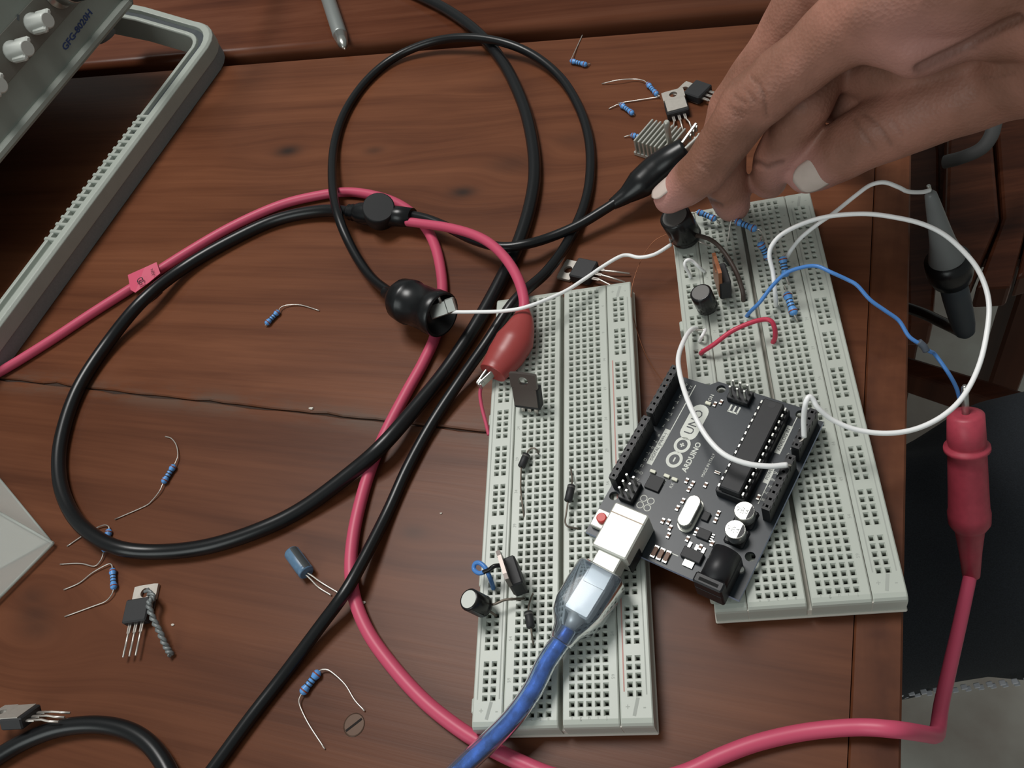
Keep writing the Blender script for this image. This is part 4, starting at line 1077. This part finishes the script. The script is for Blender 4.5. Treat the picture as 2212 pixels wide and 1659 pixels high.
def capacitor(label, base, top, r, body_m, top_m, leads, stripe=None, lead_m=M_lead, group=None, lead_r=0.3):
    a, b_ = W(*base), W(*top); d = (b_-a).normalized(); L = (b_-a).length
    t = thing('capacitor', label, 'capacitor', a, group=group)
    mk('sleeve', MB().lathe([(0, 0.86*r), (0.4, r), (1.4, r), (1.9, 0.93*r), (2.4, r), (L-0.5, r), (L, 0.9*r), (L-0.05, 0.8*r)], a, d, 26), body_m, t, world=True)
    mk('end_disc', MB().lathe([(0, 0.82*r), (0.08, 0.8*r)], a + d*(L-0.1), d, 26), top_m, t, world=True)
    if stripe:
        u = (Vector(stripe) - d*Vector(stripe).dot(d)).normalized(); w_ = d.cross(u); m = MB(); vs_ = []
        for t_ in (0.5, L-0.5):
            for k in range(-3, 4):
                a_ = k*0.16; vs_.append(a + d*t_ + (u*math.cos(a_) + w_*math.sin(a_))*(r+0.04))
        m.add(vs_, [(k, k+1, 7+k+1, 7+k) for k in range(6)], True)
        mk('stripe', m, M_capgrey, t, world=True)
    for ld in leads:
        mk('lead', MB().tube(spline(wp(*ld), 6), lead_r, 8), lead_m, t, world=True)
    return t
capacitor('slate blue electrolytic capacitor lying near the pink cable', (663, 1238, 3.2), (629, 1192, 3.2), 2.9, M_capblue, M_capgrey, [[(664, 1237, 3.2), (676, 1245, 2.4), (700, 1262, 0.9), (732, 1281, 0.4)], [(660, 1241, 3.2), (672, 1252, 2.4), (690, 1270, 0.8), (716, 1286, 0.4)]], stripe=(0.6, 0.3, 0.8))
big = capacitor('large black capacitor pressed by the index fingertip', (1484, 512, 12), (1457, 466, 25.5), 5.9, M_capb, M_captop, [[(1500, 516, 12), (1515, 524, 12), (1536, 533, 9)], [(1452, 520, 13), (1449, 524, 13.5), (1446, 516, 13)]])
mk('sleeved_lead', MB().tube(spline(wp((1488, 508, 13), (1512, 510, 17), (1540, 521, 19), (1565, 546, 19), (1590, 588, 17), (1604, 628, 13), (1606, 652, 9)), 8), 0.85, 8), mat('dark_brown_sleeving', rgb(70, 58, 52), rough=0.5), big, world=True)
capacitor('small black capacitor with grey top standing on the breadboard by the hand', (1529, 664, 11), (1513, 631, 20.5), 3.9, M_capb, M_captop, [[(1527, 666, 11), (1530, 672, 9)], [(1534, 662, 11), (1540, 668, 9)]])
capacitor('black capacitor with white end leaning off the long breadboard', (1046, 1311, 13), (1012, 1294, 21), 3.5, M_capb, mat('white_cap_end', rgb(214, 216, 210), rough=0.35), [[(1048, 1307, 12.5), (1068, 1305, 14), (1090, 1296, 14), (1112, 1294, 13), (1132, 1293, 9)], [(1048, 1316, 12.5), (1060, 1322, 12), (1073, 1331, 9)]], stripe=(-0.3, -0.7, 0.5), lead_m=M_dlead, lead_r=0.42)

def diode(label, a, b_, leads, r=1.35, group='black diodes on the long breadboard'):
    a, b_ = W(*a), W(*b_); d = (b_-a).normalized(); L = (b_-a).length
    t = thing('diode', label, 'diode', (a+b_)/2 - UP*r, group=group)
    mk('body', MB().lathe([(0, 0.8*r), (0.25, r), (L-0.25, r), (L, 0.8*r)], a, d, 16), M_epoxy, t, world=True)
    mk('cathode_band', MB().lathe([(0.7, r*1.02), (1.3, r*1.02)], a, d, 16), M_captop, t, world=True)
    for ld in leads: mk('lead', MB().tube(spline(wp(*ld), 5), 0.3, 6), M_dlead, t, world=True)
diode('black diode with arched lead near the middle of the long breadboard', (1138, 981, 12), (1126, 1009, 12), [[(1138, 982, 12), (1141, 974, 12.5), (1150, 968, 13), (1160, 972, 12.5), (1163, 981, 9)], [(1126, 1008, 12), (1125, 1030, 11.5), (1125, 1060, 11), (1129, 1095, 10.5), (1133, 1122, 9)]])
diode('black diode standing left of the printed UNO board', (1235, 1048, 13), (1227, 1083, 13), [[(1235, 1049, 13), (1236, 1035, 12), (1234, 1020, 11), (1233, 1012, 9)], [(1227, 1082, 13), (1223, 1110, 12.5), (1221, 1128, 12), (1228, 1138, 11.5), (1250, 1142, 9)]])
diode('black diode below the upright transistor on the long breadboard', (1141, 1321, 12), (1147, 1356, 12), [[(1141, 1322, 12), (1142, 1310, 12), (1147, 1292, 11), (1152, 1281, 9)], [(1147, 1355, 12), (1149, 1372, 11.5), (1152, 1392, 9)]])
diode('short black diode beside the dark sleeved lead', (1564, 549, 14), (1579, 571, 12), [[(1565, 549, 14), (1556, 544, 13), (1552, 548, 9)], [(1579, 570, 12), (1586, 578, 9)]], r=1.3)
lw = thing('jumper_wire', 'blue wire loop with black tail beside the upright transistor', 'wire', W(1064, 1270, 9))
mk('sheath', MB().tube(spline(wp((1066, 1272, 9), (1062, 1258, 13), (1056, 1242, 16), (1048, 1226, 17), (1036, 1216, 17), (1026, 1218, 16.5), (1024, 1230, 16), (1034, 1238, 16.5), (1046, 1236, 17)), 8), 0.75, 10), M_blue, lw, world=True)
mk('black_tail', MB().tube(spline(wp((1044, 1236, 17), (1056, 1231, 17.5), (1068, 1223, 18), (1085, 1221, 17)), 8), 0.72, 10), M_black, lw, world=True)

# finned heat sink with post
ho = W(1372, 338, 0); hu = px_dir((1372, 338), (1413, 290)); hv = Vector((hu.y, -hu.x, 0))
hs = thing('heat_sink', 'small aluminium finned heat sink under the black clip', 'heat sink', ho, frame(hu, -hv))
mk('base', MB().rbox((8.0, -9, 1.0), (15, 20, 2.0), 0.3), M_alu, hs)
for k in range(9):
    mk('fin', MB().rbox((8.0, -0.6 - k*2.1, 5.0), (15, 0.9, 8.0), 0.2), M_alu, hs)
pb0 = FR[hs.name] @ W(1446, 306, 9); 
mk('post', MB().lathe([(0, 1.35), (11.5, 1.35), (12.2, 0.9)], (pb0.x, pb0.y, 8), (0, 0, 1), 12), M_alu, hs)

# ------------------------------------------------------------------ grey probe, pen, acrylic sheets, crumbs
p0, p1 = W(2009, 414, 16), W(2086, 722, -62); d_ = (p1-p0).normalized(); Lr = (p1-p0).length
gp = thing('grey_probe', 'dull grey probe with black flange hanging past the table edge', 'probe', p0)
mk('probe_sleeve', MB().lathe(prof_px([(414, 14), (420, 25), (445, 32), (500, 46), (525, 54), (545, 66), (560, 76), (575, 84), (584, 86), (590, 84)]), p0, d_, 30), M_pale, gp, world=True)
mk('flange', MB().lathe(prof_px([(556, 60), (560, 92), (574, 95), (588, 94), (604, 80), (606, 60)]), p0, d_, 30), M_black, gp, world=True)
mk('probe_handle', MB().lathe(prof_px([(600, 56), (640, 56), (680, 52), (700, 48), (716, 40), (722, 26)]), p0, d_, 26), mat('dark_slate_plastic', rgb(58, 64, 70), rough=0.5), gp, world=True)
mk('hook_tip', MB().tube(spline([p0 - d_*3, p0 - d_*0.5, p0 + d_*3], 4), 0.7, 8), M_steel, gp, world=True)
mk('cable', MB().tube(spline([p1 - d_*6, p1 - d_*1, W(2060, 708, -78), W(2030, 694, -86), W(1978, 671, -95), W(1850, 630, -110)], 8), 2.6, 10), M_black, gp, world=True)

pn0, pn1 = W(690, -60, 4.8), W(745, 107, 4.2); pdv = (pn1-pn0).normalized(); pL = (pn1-pn0).length
pen = thing('pen', 'dull silver pen pointing over the dark table gap', 'pen', (pn0+pn1)/2 - UP*4.5)
mk('barrel', MB().lathe([(-60, 4.3), (pL-17, 4.3), (pL-15.5, 4.0)], pn0, pdv, 22), M_pen, pen, world=True)
mk('nose_cone', MB().lathe([(pL-15.5, 4.1), (pL-6, 2.9), (pL-2.0, 1.2), (pL-1.8, 0.6)], pn0, pdv, 22), M_steel, pen, world=True)
mk('nib', MB().lathe([(pL-2.2, 0.55), (pL, 0.3)], pn0, pdv, 10), M_lead, pen, world=True)

def sheet(label, pts, z0, th_, grp):
    q_ = [W(*p, z0+th_) for p in pts]; n_ = len(q_)
    t = thing('acrylic_sheet', label, 'plastic sheet', sum(q_, Vector())/n_ - UP*th_, group=grp)
    m = MB().add(q_ + [p - UP*th_ for p in q_], [tuple(range(n_)), tuple(range(2*n_-1, n_-1, -1))] + [(i, n_+i, n_+(i+1) % n_, (i+1) % n_) for i in range(n_)])
    mk('pane', m, M_clear, t, world=True)
    ed = MB()
    for i in range(n_-1):
        ed.tube([q_[i] - UP*th_*0.5, q_[i+1] - UP*th_*0.5], th_*0.55, 6)
    mk('edge', ed, M_clearedge, t, world=True)
sheet('lower of two clear plastic sheets at the left edge', [(-120, 1290), (106, 1166), (0, 1037), (-120, 890)][::-1], 0.2, 0.9, 'clear plastic sheets')
sheet('upper clear plastic sheet with pointed corner at the left edge', [(-140, 1428), (0, 1286), (113, 1172), (0, 1108), (-140, 1030)], 1.6, 1.1, 'clear plastic sheets')

def crumb(label, p, s_, seed):
    rnd = random.Random(seed); m = MB()
    vs_ = [(W(*p) + Vector((rnd.uniform(-1, 1)*s_, rnd.uniform(-1, 1)*s_*0.7, rnd.uniform(0, 1)*s_*0.8))) for _ in range(4)]
    c_ = W(*p)
    pts = [c_ + Vector((s_*math.cos(a), 0.6*s_*math.sin(a)*rnd.uniform(0.7, 1.2), 0)) for a in [k*math.pi/3 for k in range(6)]]
    m.add(pts + [p_ + UP*0.7*s_*rnd.uniform(0.7, 1.1) for p_ in pts], [tuple(range(5, -1, -1)), tuple(range(6, 12))] + [(i, (i+1) % 6, 6+(i+1) % 6, 6+i) for i in range(6)])
    mk('crumb', m, M_chip, label=label, cat='crumb')
crumb('white crumb on the plank joint', (673, 883, 0), 1.1, 1)
crumb('pale fleck where the thin black cable crosses the pink one', (786, 1302, 0), 0.9, 2)
crumb('tiny pale fleck right of the loose transistor', (374, 1350, 0), 0.7, 3)
crumb('pale speck near the left side of the long breadboard', (953, 1109, 0), 0.5, 4)

# ------------------------------------------------------------------ chair and seated person beyond the table edge
wood_ch = wood('shade_darkened_chair_wood', rgb(52, 26, 17), rgb(80, 43, 28), rgb(112, 64, 43), 0, (), rough=0.35, seed=2.2, sx=5, sy=40)  # shade over the chair is put into the wood colour, darker than its own
ch_ = thing('wooden_chair', 'wooden chair frame below the table edge, wood darkened for shade', 'chair', W(2120, 600, FZ))
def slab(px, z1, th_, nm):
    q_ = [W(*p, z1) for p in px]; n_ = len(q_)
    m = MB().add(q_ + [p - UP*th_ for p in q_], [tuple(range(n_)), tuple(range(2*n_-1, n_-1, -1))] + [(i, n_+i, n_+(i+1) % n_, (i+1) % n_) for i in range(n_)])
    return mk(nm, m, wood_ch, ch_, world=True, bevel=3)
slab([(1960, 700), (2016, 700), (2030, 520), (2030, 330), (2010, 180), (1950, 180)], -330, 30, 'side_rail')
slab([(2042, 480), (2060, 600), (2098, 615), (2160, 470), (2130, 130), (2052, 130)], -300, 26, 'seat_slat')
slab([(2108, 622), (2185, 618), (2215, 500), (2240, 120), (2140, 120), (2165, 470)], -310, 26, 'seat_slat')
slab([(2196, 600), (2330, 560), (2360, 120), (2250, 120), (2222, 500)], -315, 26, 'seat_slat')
slab([(2000, 560), (2330, 560), (2360, 100), (1990, 100)], -350, 12, 'added_gap_board')  # added below the slats so the gaps between them come out dark
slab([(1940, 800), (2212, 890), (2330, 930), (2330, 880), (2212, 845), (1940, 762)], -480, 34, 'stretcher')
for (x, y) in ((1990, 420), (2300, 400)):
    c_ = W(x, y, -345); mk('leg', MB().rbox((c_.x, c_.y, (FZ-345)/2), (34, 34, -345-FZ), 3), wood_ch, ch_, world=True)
mk('grey_strap', MB().tube(spline(wp((2168, 215, -215), (2150, 262, -215), (2140, 295, -218), (2118, 322, -222), (2078, 340, -228), (2040, 350, -240)), 8), [5.0]*41, 12, flat=0.55), mat('dark_grey_webbing', rgb(84, 84, 84), rough=0.6),
   label='grey curved strap hanging below the thumb by the chair', cat='strap')

# thigh in dark denim
ctrl = wp((1560, 1300, -240), (1800, 1250, -236), (1955, 1218, -232), (2100, 1186, -230), (2260, 1152, -230), (2500, 1100, -235), (2800, 1040, -250))
ap = spline(ctrl, 8); na = 56
rad = np.interp(np.linspace(0, 6, len(ap)), range(7), [62, 65, 67, 70, 75, 84, 92])
jm = MB(); vs_ = []
rnd = random.Random(5)
foldp = [(rnd.uniform(0, 1), rnd.uniform(0, 6.28), rnd.uniform(1.2, 3.2), rnd.uniform(-0.8, 0.8)) for _ in range(9)]
for i, p in enumerate(ap):
    t_ = (ap[min(i+1, len(ap)-1)] - ap[max(i-1, 0)]).normalized(); u_ = t_.cross(UP).normalized(); v_ = u_.cross(t_)
    s_ = i/len(ap)
    for k in range(na):
        a_ = 2*math.pi*k/na; rr = rad[i]
        for (fs0, fa, fw, sl) in foldp:
            rr += 2.6*math.sin(fw*a_ + fa + s_*22*(0.4+sl*sl) + sl*6*math.sin(a_+fa))*0.5
        vs_.append(p + (u_*math.cos(a_) + v_*math.sin(a_)*0.86)*rr)
fs_ = [(i*na+k, i*na+(k+1) % na, (i+1)*na+(k+1) % na, (i+1)*na+k) for i in range(len(ap)-1) for k in range(na)]
fs_ += [tuple(range(na-1, -1, -1)), tuple(range((len(ap)-1)*na, len(ap)*na))]
jm.add(vs_, fs_, True)
person2 = mk('person', jm, M_jeans, label='seated person in dark denim trousers, thigh below the red probe', cat='person')
st = MB()
dense = []
for i in range(8, len(ap)-10):
    for f_ in range(10): dense.append((ap[i].lerp(ap[i+1], f_/10.0), (ap[i+1]-ap[i]).normalized(), rad[i] + (rad[i+1]-rad[i])*f_/10.0))
for off, ph_ in ((9, 0.0), (17, 2.2)):
    acc = ph_
    for (c0, t0), (c1, t1) in [((d0[0], d0), (d1[0], d1)) for d0, d1 in zip(dense[:-1], dense[1:])]:
        acc += (c1-c0).length
        if acc < 5.6: continue
        acc = 0.0; t_ = t1[1]; v_ = (CAM - c1).normalized(); nn = t_.cross(v_).normalized()
        if nn.dot(CU) > 0: nn = -nn
        vv = nn.cross(t_).normalized()
        if vv.dot(v_) < 0: vv = -vv
        a_ = math.radians(off); rd_ = nn*math.cos(a_) + vv*math.sin(a_)
        pp = c1 + rd_*(t1[2] + 1.2)
        st.rbox(pp, (2.9, 1.3, 2.6), 0.3, Matrix((t_, rd_.cross(t_).normalized(), rd_)).transposed())
mk('stitching', st, M_stitch, person2, world=True, kind='stuff', label='double row of white seam stitches')

# ------------------------------------------------------------------ hand (right hand, palm down, reaching from the upper right)
def chain(*q):
    return [(W(a, b_, c), r_) for a, b_, c, r_ in q]
fingers = {
 'index': chain((1890, 10, 103, 13.0), (1755, 118, 88, 9.9), (1620, 225, 71, 9.9), (1570, 300, 59, 8.7), (1523, 366, 47, 8.5), (1480, 402, 38.5, 7.7), (1447, 428, 33.0, 6.0)),
 'middle': chain((1790, -50, 98, 13.0), (1690, 95, 77, 9.8), (1588, 235, 54, 9.6), (1562, 320, 42, 8.6), (1562, 385, 30, 8.2), (1581, 440, 17.5, 7.2)),
 'ring': chain((1840, -20, 82, 12.0), (1790, 110, 72, 9.4), (1738, 225, 62, 9.0), (1705, 290, 50, 8.0), (1672, 345, 38, 7.6), (1661, 393, 24, 6.6)),
 'little': chain((1900, 40, 72, 11.0), (1880, 110, 62, 8.8), (1845, 165, 50, 7.8), (1795, 185, 38, 7.0), (1765, 170, 28, 5.8)),
 'thumb': chain((2420, 60, 95, 19), (2160, 165, 74, 13.6), (2020, 232, 64, 11.6), (1888, 287, 54, 11.0), (1820, 326, 45, 10.2), (1770, 358, 38, 9.0), (1742, 376, 34, 7.2)),
}
palm = [chain((1890, 10, 103, 13.5), (2060, -60, 112, 17), (2260, -160, 120, 21), (2520, -300, 128, 27)),
        chain((1790, -50, 98, 13.5), (2000, -140, 106, 18), (2220, -240, 114, 22), (2520, -330, 122, 27)),
        chain((1840, -20, 82, 12.5), (2020, -60, 92, 17), (2250, -180, 104, 21), (2520, -300, 115, 25)),
        chain((1900, 40, 72, 11.5), (2060, 0, 82, 15), (2280, -100, 98, 20), (2540, -260, 112, 25)),
        chain((1800, 130, 66, 8.0), (1880, 150, 66, 10.0), (1975, 140, 72, 11), (2100, 70, 84, 14)),
        chain((1745, 195, 54, 8.0), (1830, 215, 52, 9.0), (1930, 190, 58, 10), (2060, 120, 72, 12)),
        chain((2420, 60, 95, 19), (2560, -120, 112, 24), (2640, -300, 124, 27)),
        chain((1930, 55, 98, 12.5), (1978, 92, 95, 9.8), (2090, 45, 97, 11), (2260, 0, 103, 16), (2420, -30, 108, 20)),
        chain((2520, -310, 124, 28), (2900, -600, 150, 30), (3400, -1000, 190, 36))]
hm_ = MB()
def capsule(a, ra, b_, rb_):
    d = b_-a; L = d.length; d = d.normalized(); pr = []
    for k in range(6):
        t_ = math.pi/2*(k/6.0); pr.append((-ra*math.cos(t_), ra*math.sin(t_)+0.01))
    pr.append((0, ra))
    for k in range(1, 4): pr.append((L*k/4, ra + (rb_-ra)*k/4))
    pr.append((L, rb_))
    for k in range(1, 7):
        t_ = math.pi/2*(k/6.0); pr.append((L + rb_*math.sin(t_), rb_*math.cos(t_)+0.01))
    hm_.lathe(pr, a, d, 28)
for ch in list(fingers.values()) + palm:
    for (a, ra), (b_, rb_) in zip(ch[:-1], ch[1:]): capsule(a, ra, b_, rb_)
tmp = bpy.data.objects.new('tmp_hand', mesh_of('tmp_hand', hm_, M_nail)); COL.objects.link(tmp)
rm = tmp.modifiers.new('remesh', 'REMESH'); rm.mode = 'VOXEL'; rm.voxel_size = 0.00085; rm.use_smooth_shade = True
dg = bpy.context.evaluated_depsgraph_get(); dg.update()
ev = tmp.evaluated_get(dg); me0 = ev.to_mesh()
nv_ = len(me0.vertices); co = np.zeros(nv_*3); me0.vertices.foreach_get('co', co); co = co.reshape(-1, 3)*1000
npg = len(me0.polygons); fl_ = [tuple(p.vertices) for p in me0.polygons]
ne = len(me0.edges); ed_ = np.zeros(ne*2, dtype=np.int64); me0.edges.foreach_get('vertices', ed_); ed_ = ed_.reshape(-1, 2)
ev.to_mesh_clear(); bpy.data.objects.remove(tmp)
deg = np.zeros(nv_); np.add.at(deg, ed_[:, 0], 1); np.add.at(deg, ed_[:, 1], 1)
def smooth(v, it, k=0.5):
    for _ in range(it):
        s_ = np.zeros_like(v); np.add.at(s_, ed_[:, 0], v[ed_[:, 1]]); np.add.at(s_, ed_[:, 1], v[ed_[:, 0]])
        s_ /= (deg[:, None] if v.ndim == 2 else deg); v = v*(1-k) + s_*k
    return v
co = smooth(co, 14)
def normals(v):
    q_ = np.array([f[:3] for f in fl_]); a = v[q_[:, 1]]-v[q_[:, 0]]; b_ = v[q_[:, 2]]-v[q_[:, 0]]
    c_ = np.cross(a, b_); nn = np.zeros_like(v)
    for k in range(3): np.add.at(nn, q_[:, k], c_)
    return nn/(np.linalg.norm(nn, axis=1)[:, None]+1e-12)
nr_ = normals(co)
# creases: fine grooves across the finger joints, and softer folds
crease = np.zeros(nv_); pink = np.zeros(nv_)
def groove(c_, ax_, offs, width, depth, reach, wob, seed):
    global crease
    c_ = np.array(c_); ax_ = np.array(Vector(ax_).normalized())
    w_ = co - c_; t_ = w_@ax_; rad_ = np.linalg.norm(w_ - t_[:, None]*ax_, axis=1)
    near = (rad_ < reach) & (np.abs(t_) < 20)
    for o_ in offs:
        ph_ = seed + o_*1.7
        tt_ = t_ - o_ - wob*np.sin(co[:, 0]*0.55 + ph_) - wob*0.6*np.sin(co[:, 2]*0.9 + co[:, 1]*0.7 + ph_*2)
        crease = np.maximum(crease, np.where(near, np.exp(-(tt_/width)**2)*depth, 0))
fi = fingers['index']; fthumb = fingers['thumb']; fmid = fingers['middle']; fring = fingers['ring']
CAMn = np.array(CAM); CRn = np.array(CR); CUn = np.array(CU); CBn = np.array(CB)
def fold(line, width, depth, zlim=None):
    """skin fold: a groove pressed into the upper side of the hand along a drawn line (photo px)"""
    global crease
    v_ = co - CAMn; dz = -(v_@CBn); px = 1106 + FPX*(v_@CRn)/dz; py = 829.5 - FPX*(v_@CUn)/dz
    facing = (nr_*(-v_/np.linalg.norm(v_, axis=1)[:, None])).sum(1) > 0.05
    # nearest surface only
    best = np.full(nv_, 1e9)
    for (ax_, ay_), (bx_, by_) in zip(line[:-1], line[1:]):
        ex_, ey_ = bx_-ax_, by_-ay_; L2 = ex_*ex_+ey_*ey_
        t_ = np.clip(((px-ax_)*ex_ + (py-ay_)*ey_)/L2, 0, 1)
        best = np.minimum(best, np.hypot(px-ax_-t_*ex_, py-ay_-t_*ey_))
    k = facing & (best < width*4)
    if k.any():
        dmin = np.percentile(dz[k], 5); k &= dz < dmin + 26
    crease = np.maximum(crease, np.where(k, np.exp(-(best/width)**2)*depth, 0))
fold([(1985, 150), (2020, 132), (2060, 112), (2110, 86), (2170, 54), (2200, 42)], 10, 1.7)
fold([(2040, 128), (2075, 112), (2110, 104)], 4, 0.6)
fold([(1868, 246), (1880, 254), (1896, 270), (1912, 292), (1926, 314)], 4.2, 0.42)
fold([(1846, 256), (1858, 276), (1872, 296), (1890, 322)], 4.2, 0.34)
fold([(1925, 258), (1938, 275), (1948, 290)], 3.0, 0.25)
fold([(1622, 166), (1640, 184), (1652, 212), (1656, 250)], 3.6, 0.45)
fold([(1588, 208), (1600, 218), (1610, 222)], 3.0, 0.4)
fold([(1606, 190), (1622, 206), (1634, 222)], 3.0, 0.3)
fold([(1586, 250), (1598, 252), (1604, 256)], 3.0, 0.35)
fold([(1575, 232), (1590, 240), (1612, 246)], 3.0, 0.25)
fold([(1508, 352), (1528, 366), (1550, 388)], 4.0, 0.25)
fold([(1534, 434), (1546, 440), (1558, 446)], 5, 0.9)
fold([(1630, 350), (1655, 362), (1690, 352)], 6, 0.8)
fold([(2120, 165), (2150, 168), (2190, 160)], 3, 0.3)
lowf = np.sin(co[:, 0]*0.31+1.3)*np.sin(co[:, 1]*0.27)*np.sin(co[:, 2]*0.23+0.7)
co = co - nr_*(crease[:, None]) + nr_*(0.35*lowf[:, None])
for nm, rch in (('index', 17), ('thumb', 19), ('middle', 10), ('ring', 9)):
    tp = np.array(fingers[nm][-1][0]); dd_ = np.linalg.norm(co - tp, axis=1)
    pink = np.maximum(pink, np.clip(1 - dd_/rch, 0, 1)*1.4)
kp = np.array(W(1990, 75, 100)); pink = np.maximum(pink, 0.8*np.clip(1 - np.linalg.norm(co - kp, axis=1)/20, 0, 1))
pink = np.clip(pink, 0, 1)
m = MB(); m.v = [Vector(p) for p in co]; m.f = [list(f) for f in fl_]; m.sm = [True]*npg; m.mi = [0]*npg
sk_ = bpy.data.materials.new('brown_skin'); sk_.use_nodes = True; nt = sk_.node_tree; b = nt.nodes['Principled BSDF']
b.inputs['Roughness'].default_value = 0.5; b.inputs['Specular IOR Level'].default_value = 0.4
b.inputs['Subsurface Weight'].default_value = 0.12; b.inputs['Subsurface Radius'].default_value = (0.004, 0.0016, 0.001); b.inputs['Subsurface Scale'].default_value = 0.6
tc = nt.nodes.new('ShaderNodeTexCoord')
n1 = nt.nodes.new('ShaderNodeTexNoise'); n1.inputs['Scale'].default_value = 38; n1.inputs['Detail'].default_value = 5; nt.links.new(tc.outputs['Object'], n1.inputs[0])
rp_ = nt.nodes.new('ShaderNodeValToRGB'); rp_.color_ramp.elements[0].position = 0.36; rp_.color_ramp.elements[1].position = 0.66
rp_.color_ramp.elements[0].color = rgb(132, 92, 75); rp_.color_ramp.elements[1].color = rgb(178, 125, 108)
nt.links.new(n1.outputs[0], rp_.inputs[0])
at1 = nt.nodes.new('ShaderNodeAttribute'); at1.attribute_name = 'pinkness'
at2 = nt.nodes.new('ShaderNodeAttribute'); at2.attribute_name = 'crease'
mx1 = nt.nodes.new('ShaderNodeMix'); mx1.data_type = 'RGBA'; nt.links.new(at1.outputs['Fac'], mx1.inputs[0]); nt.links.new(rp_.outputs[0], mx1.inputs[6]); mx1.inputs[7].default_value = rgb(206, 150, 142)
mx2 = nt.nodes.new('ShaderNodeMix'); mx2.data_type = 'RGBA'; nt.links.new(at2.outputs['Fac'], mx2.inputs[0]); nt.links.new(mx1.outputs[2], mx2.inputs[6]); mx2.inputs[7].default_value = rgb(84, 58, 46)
nt.links.new(mx2.outputs[2], b.inputs['Base Color'])
n2 = nt.nodes.new('ShaderNodeTexVoronoi'); n2.inputs['Scale'].default_value = 900; nt.links.new(tc.outputs['Object'], n2.inputs[0])
bp = nt.nodes.new('ShaderNodeBump'); bp.inputs['Strength'].default_value = 0.25; bp.inputs['Distance'].default_value = 0.0005
nt.links.new(n2.outputs[0], bp.inputs['Height']); nt.links.new(bp.outputs[0], b.inputs['Normal'])
hand = mk('person', m, sk_, label='brown right hand reaching in, index finger pressing the large capacitor', cat='person')
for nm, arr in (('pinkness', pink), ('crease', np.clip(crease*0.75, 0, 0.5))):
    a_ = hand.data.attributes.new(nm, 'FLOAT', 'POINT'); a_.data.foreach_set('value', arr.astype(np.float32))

def nail(c_, axis, dors, L_, w_, r_, tipw=0.9):
    """curved nail plate; axis points to the fingertip, dors away from the finger"""
    ax_ = Vector(axis).normalized(); u_ = Vector(dors); u_ = (u_ - ax_*u_.dot(ax_)).normalized(); s_ = ax_.cross(u_)
    m_ = MB(); nu, nv2 = 12, 12; vs_ = []
    for layer in (0.0, -0.5):
        for i in range(nu+1):
            t_ = i/nu*2-1
            wid = w_/2*(1 - 0.0*t_)*math.sqrt(max(0.0, 1 - max(0, abs(t_)-0.25)**2/0.68))
            for j in range(nv2+1):
                q_ = j/nv2*2-1; a_ = q_*wid/r_
                vs_.append(Vector(c_) + ax_*(t_*L_/2) + s_*(math.sin(a_)*(r_+layer)) + u_*((math.cos(a_)-1)*(r_+layer) + layer - 0.06*t_*t_*L_*0.5))
    k = (nu+1)*(nv2+1)
    f_ = []
    for i in range(nu):
        for j in range(nv2):
            a0 = i*(nv2+1)+j; f_.append((a0, a0+1, a0+nv2+2, a0+nv2+1)); f_.append((k+a0+nv2+1, k+a0+nv2+2, k+a0+1, k+a0))
    rim = [j for j in range(nv2+1)] + [i*(nv2+1)+nv2 for i in range(1, nu+1)] + [nu*(nv2+1)+j for j in range(nv2-1, -1, -1)] + [i*(nv2+1) for i in range(nu-1, 0, -1)]
    for e in range(len(rim)):
        e2 = (e+1) % len(rim); f_.append((rim[e2], rim[e], k+rim[e], k+rim[e2]))
    m_.add(vs_, f_, True)
    return m_
def surf(c_, dirv):
    """point on the hand's surface from an inside point along a direction"""
    c_ = np.array(c_); d = np.array(Vector(dirv).normalized()); w_ = co - c_; t_ = w_@d
    rr = np.linalg.norm(w_ - t_[:, None]*d, axis=1); k = np.where((t_ > 0) & (t_ < 22))[0]
    k = k[np.argsort(rr[k])[:6]]
    return Vector(c_ + d*t_[k].max())
tax = (fthumb[-1][0] - fthumb[-2][0]); tc_ = fthumb[-2][0].lerp(fthumb[-1][0], -0.3)
td = (CB*1.0 - CU*0.16 + CR*0.05); td = (td - tax.normalized()*td.dot(tax.normalized())).normalized()
nl = nail(surf(tc_, td) + td*0.25, tax, td, 16.0, 12.6, 9.0)
mk('nail', nl, M_nail, hand, world=True, label='pale thumb nail')
iax = (fi[-1][0] - fi[-2][0]); ic_ = fi[-2][0].lerp(fi[-1][0], 0.55)
id_ = (-CR*0.75 + CU*0.45 + CB*0.42); id_ = (id_ - iax.normalized()*id_.dot(iax.normalized())).normalized()
nl = nail(surf(ic_, id_) + id_*0.2, iax, id_, 13.0, 10.0, 7.2)
mk('nail', nl, M_nail, hand, world=True, label='pale index finger nail')
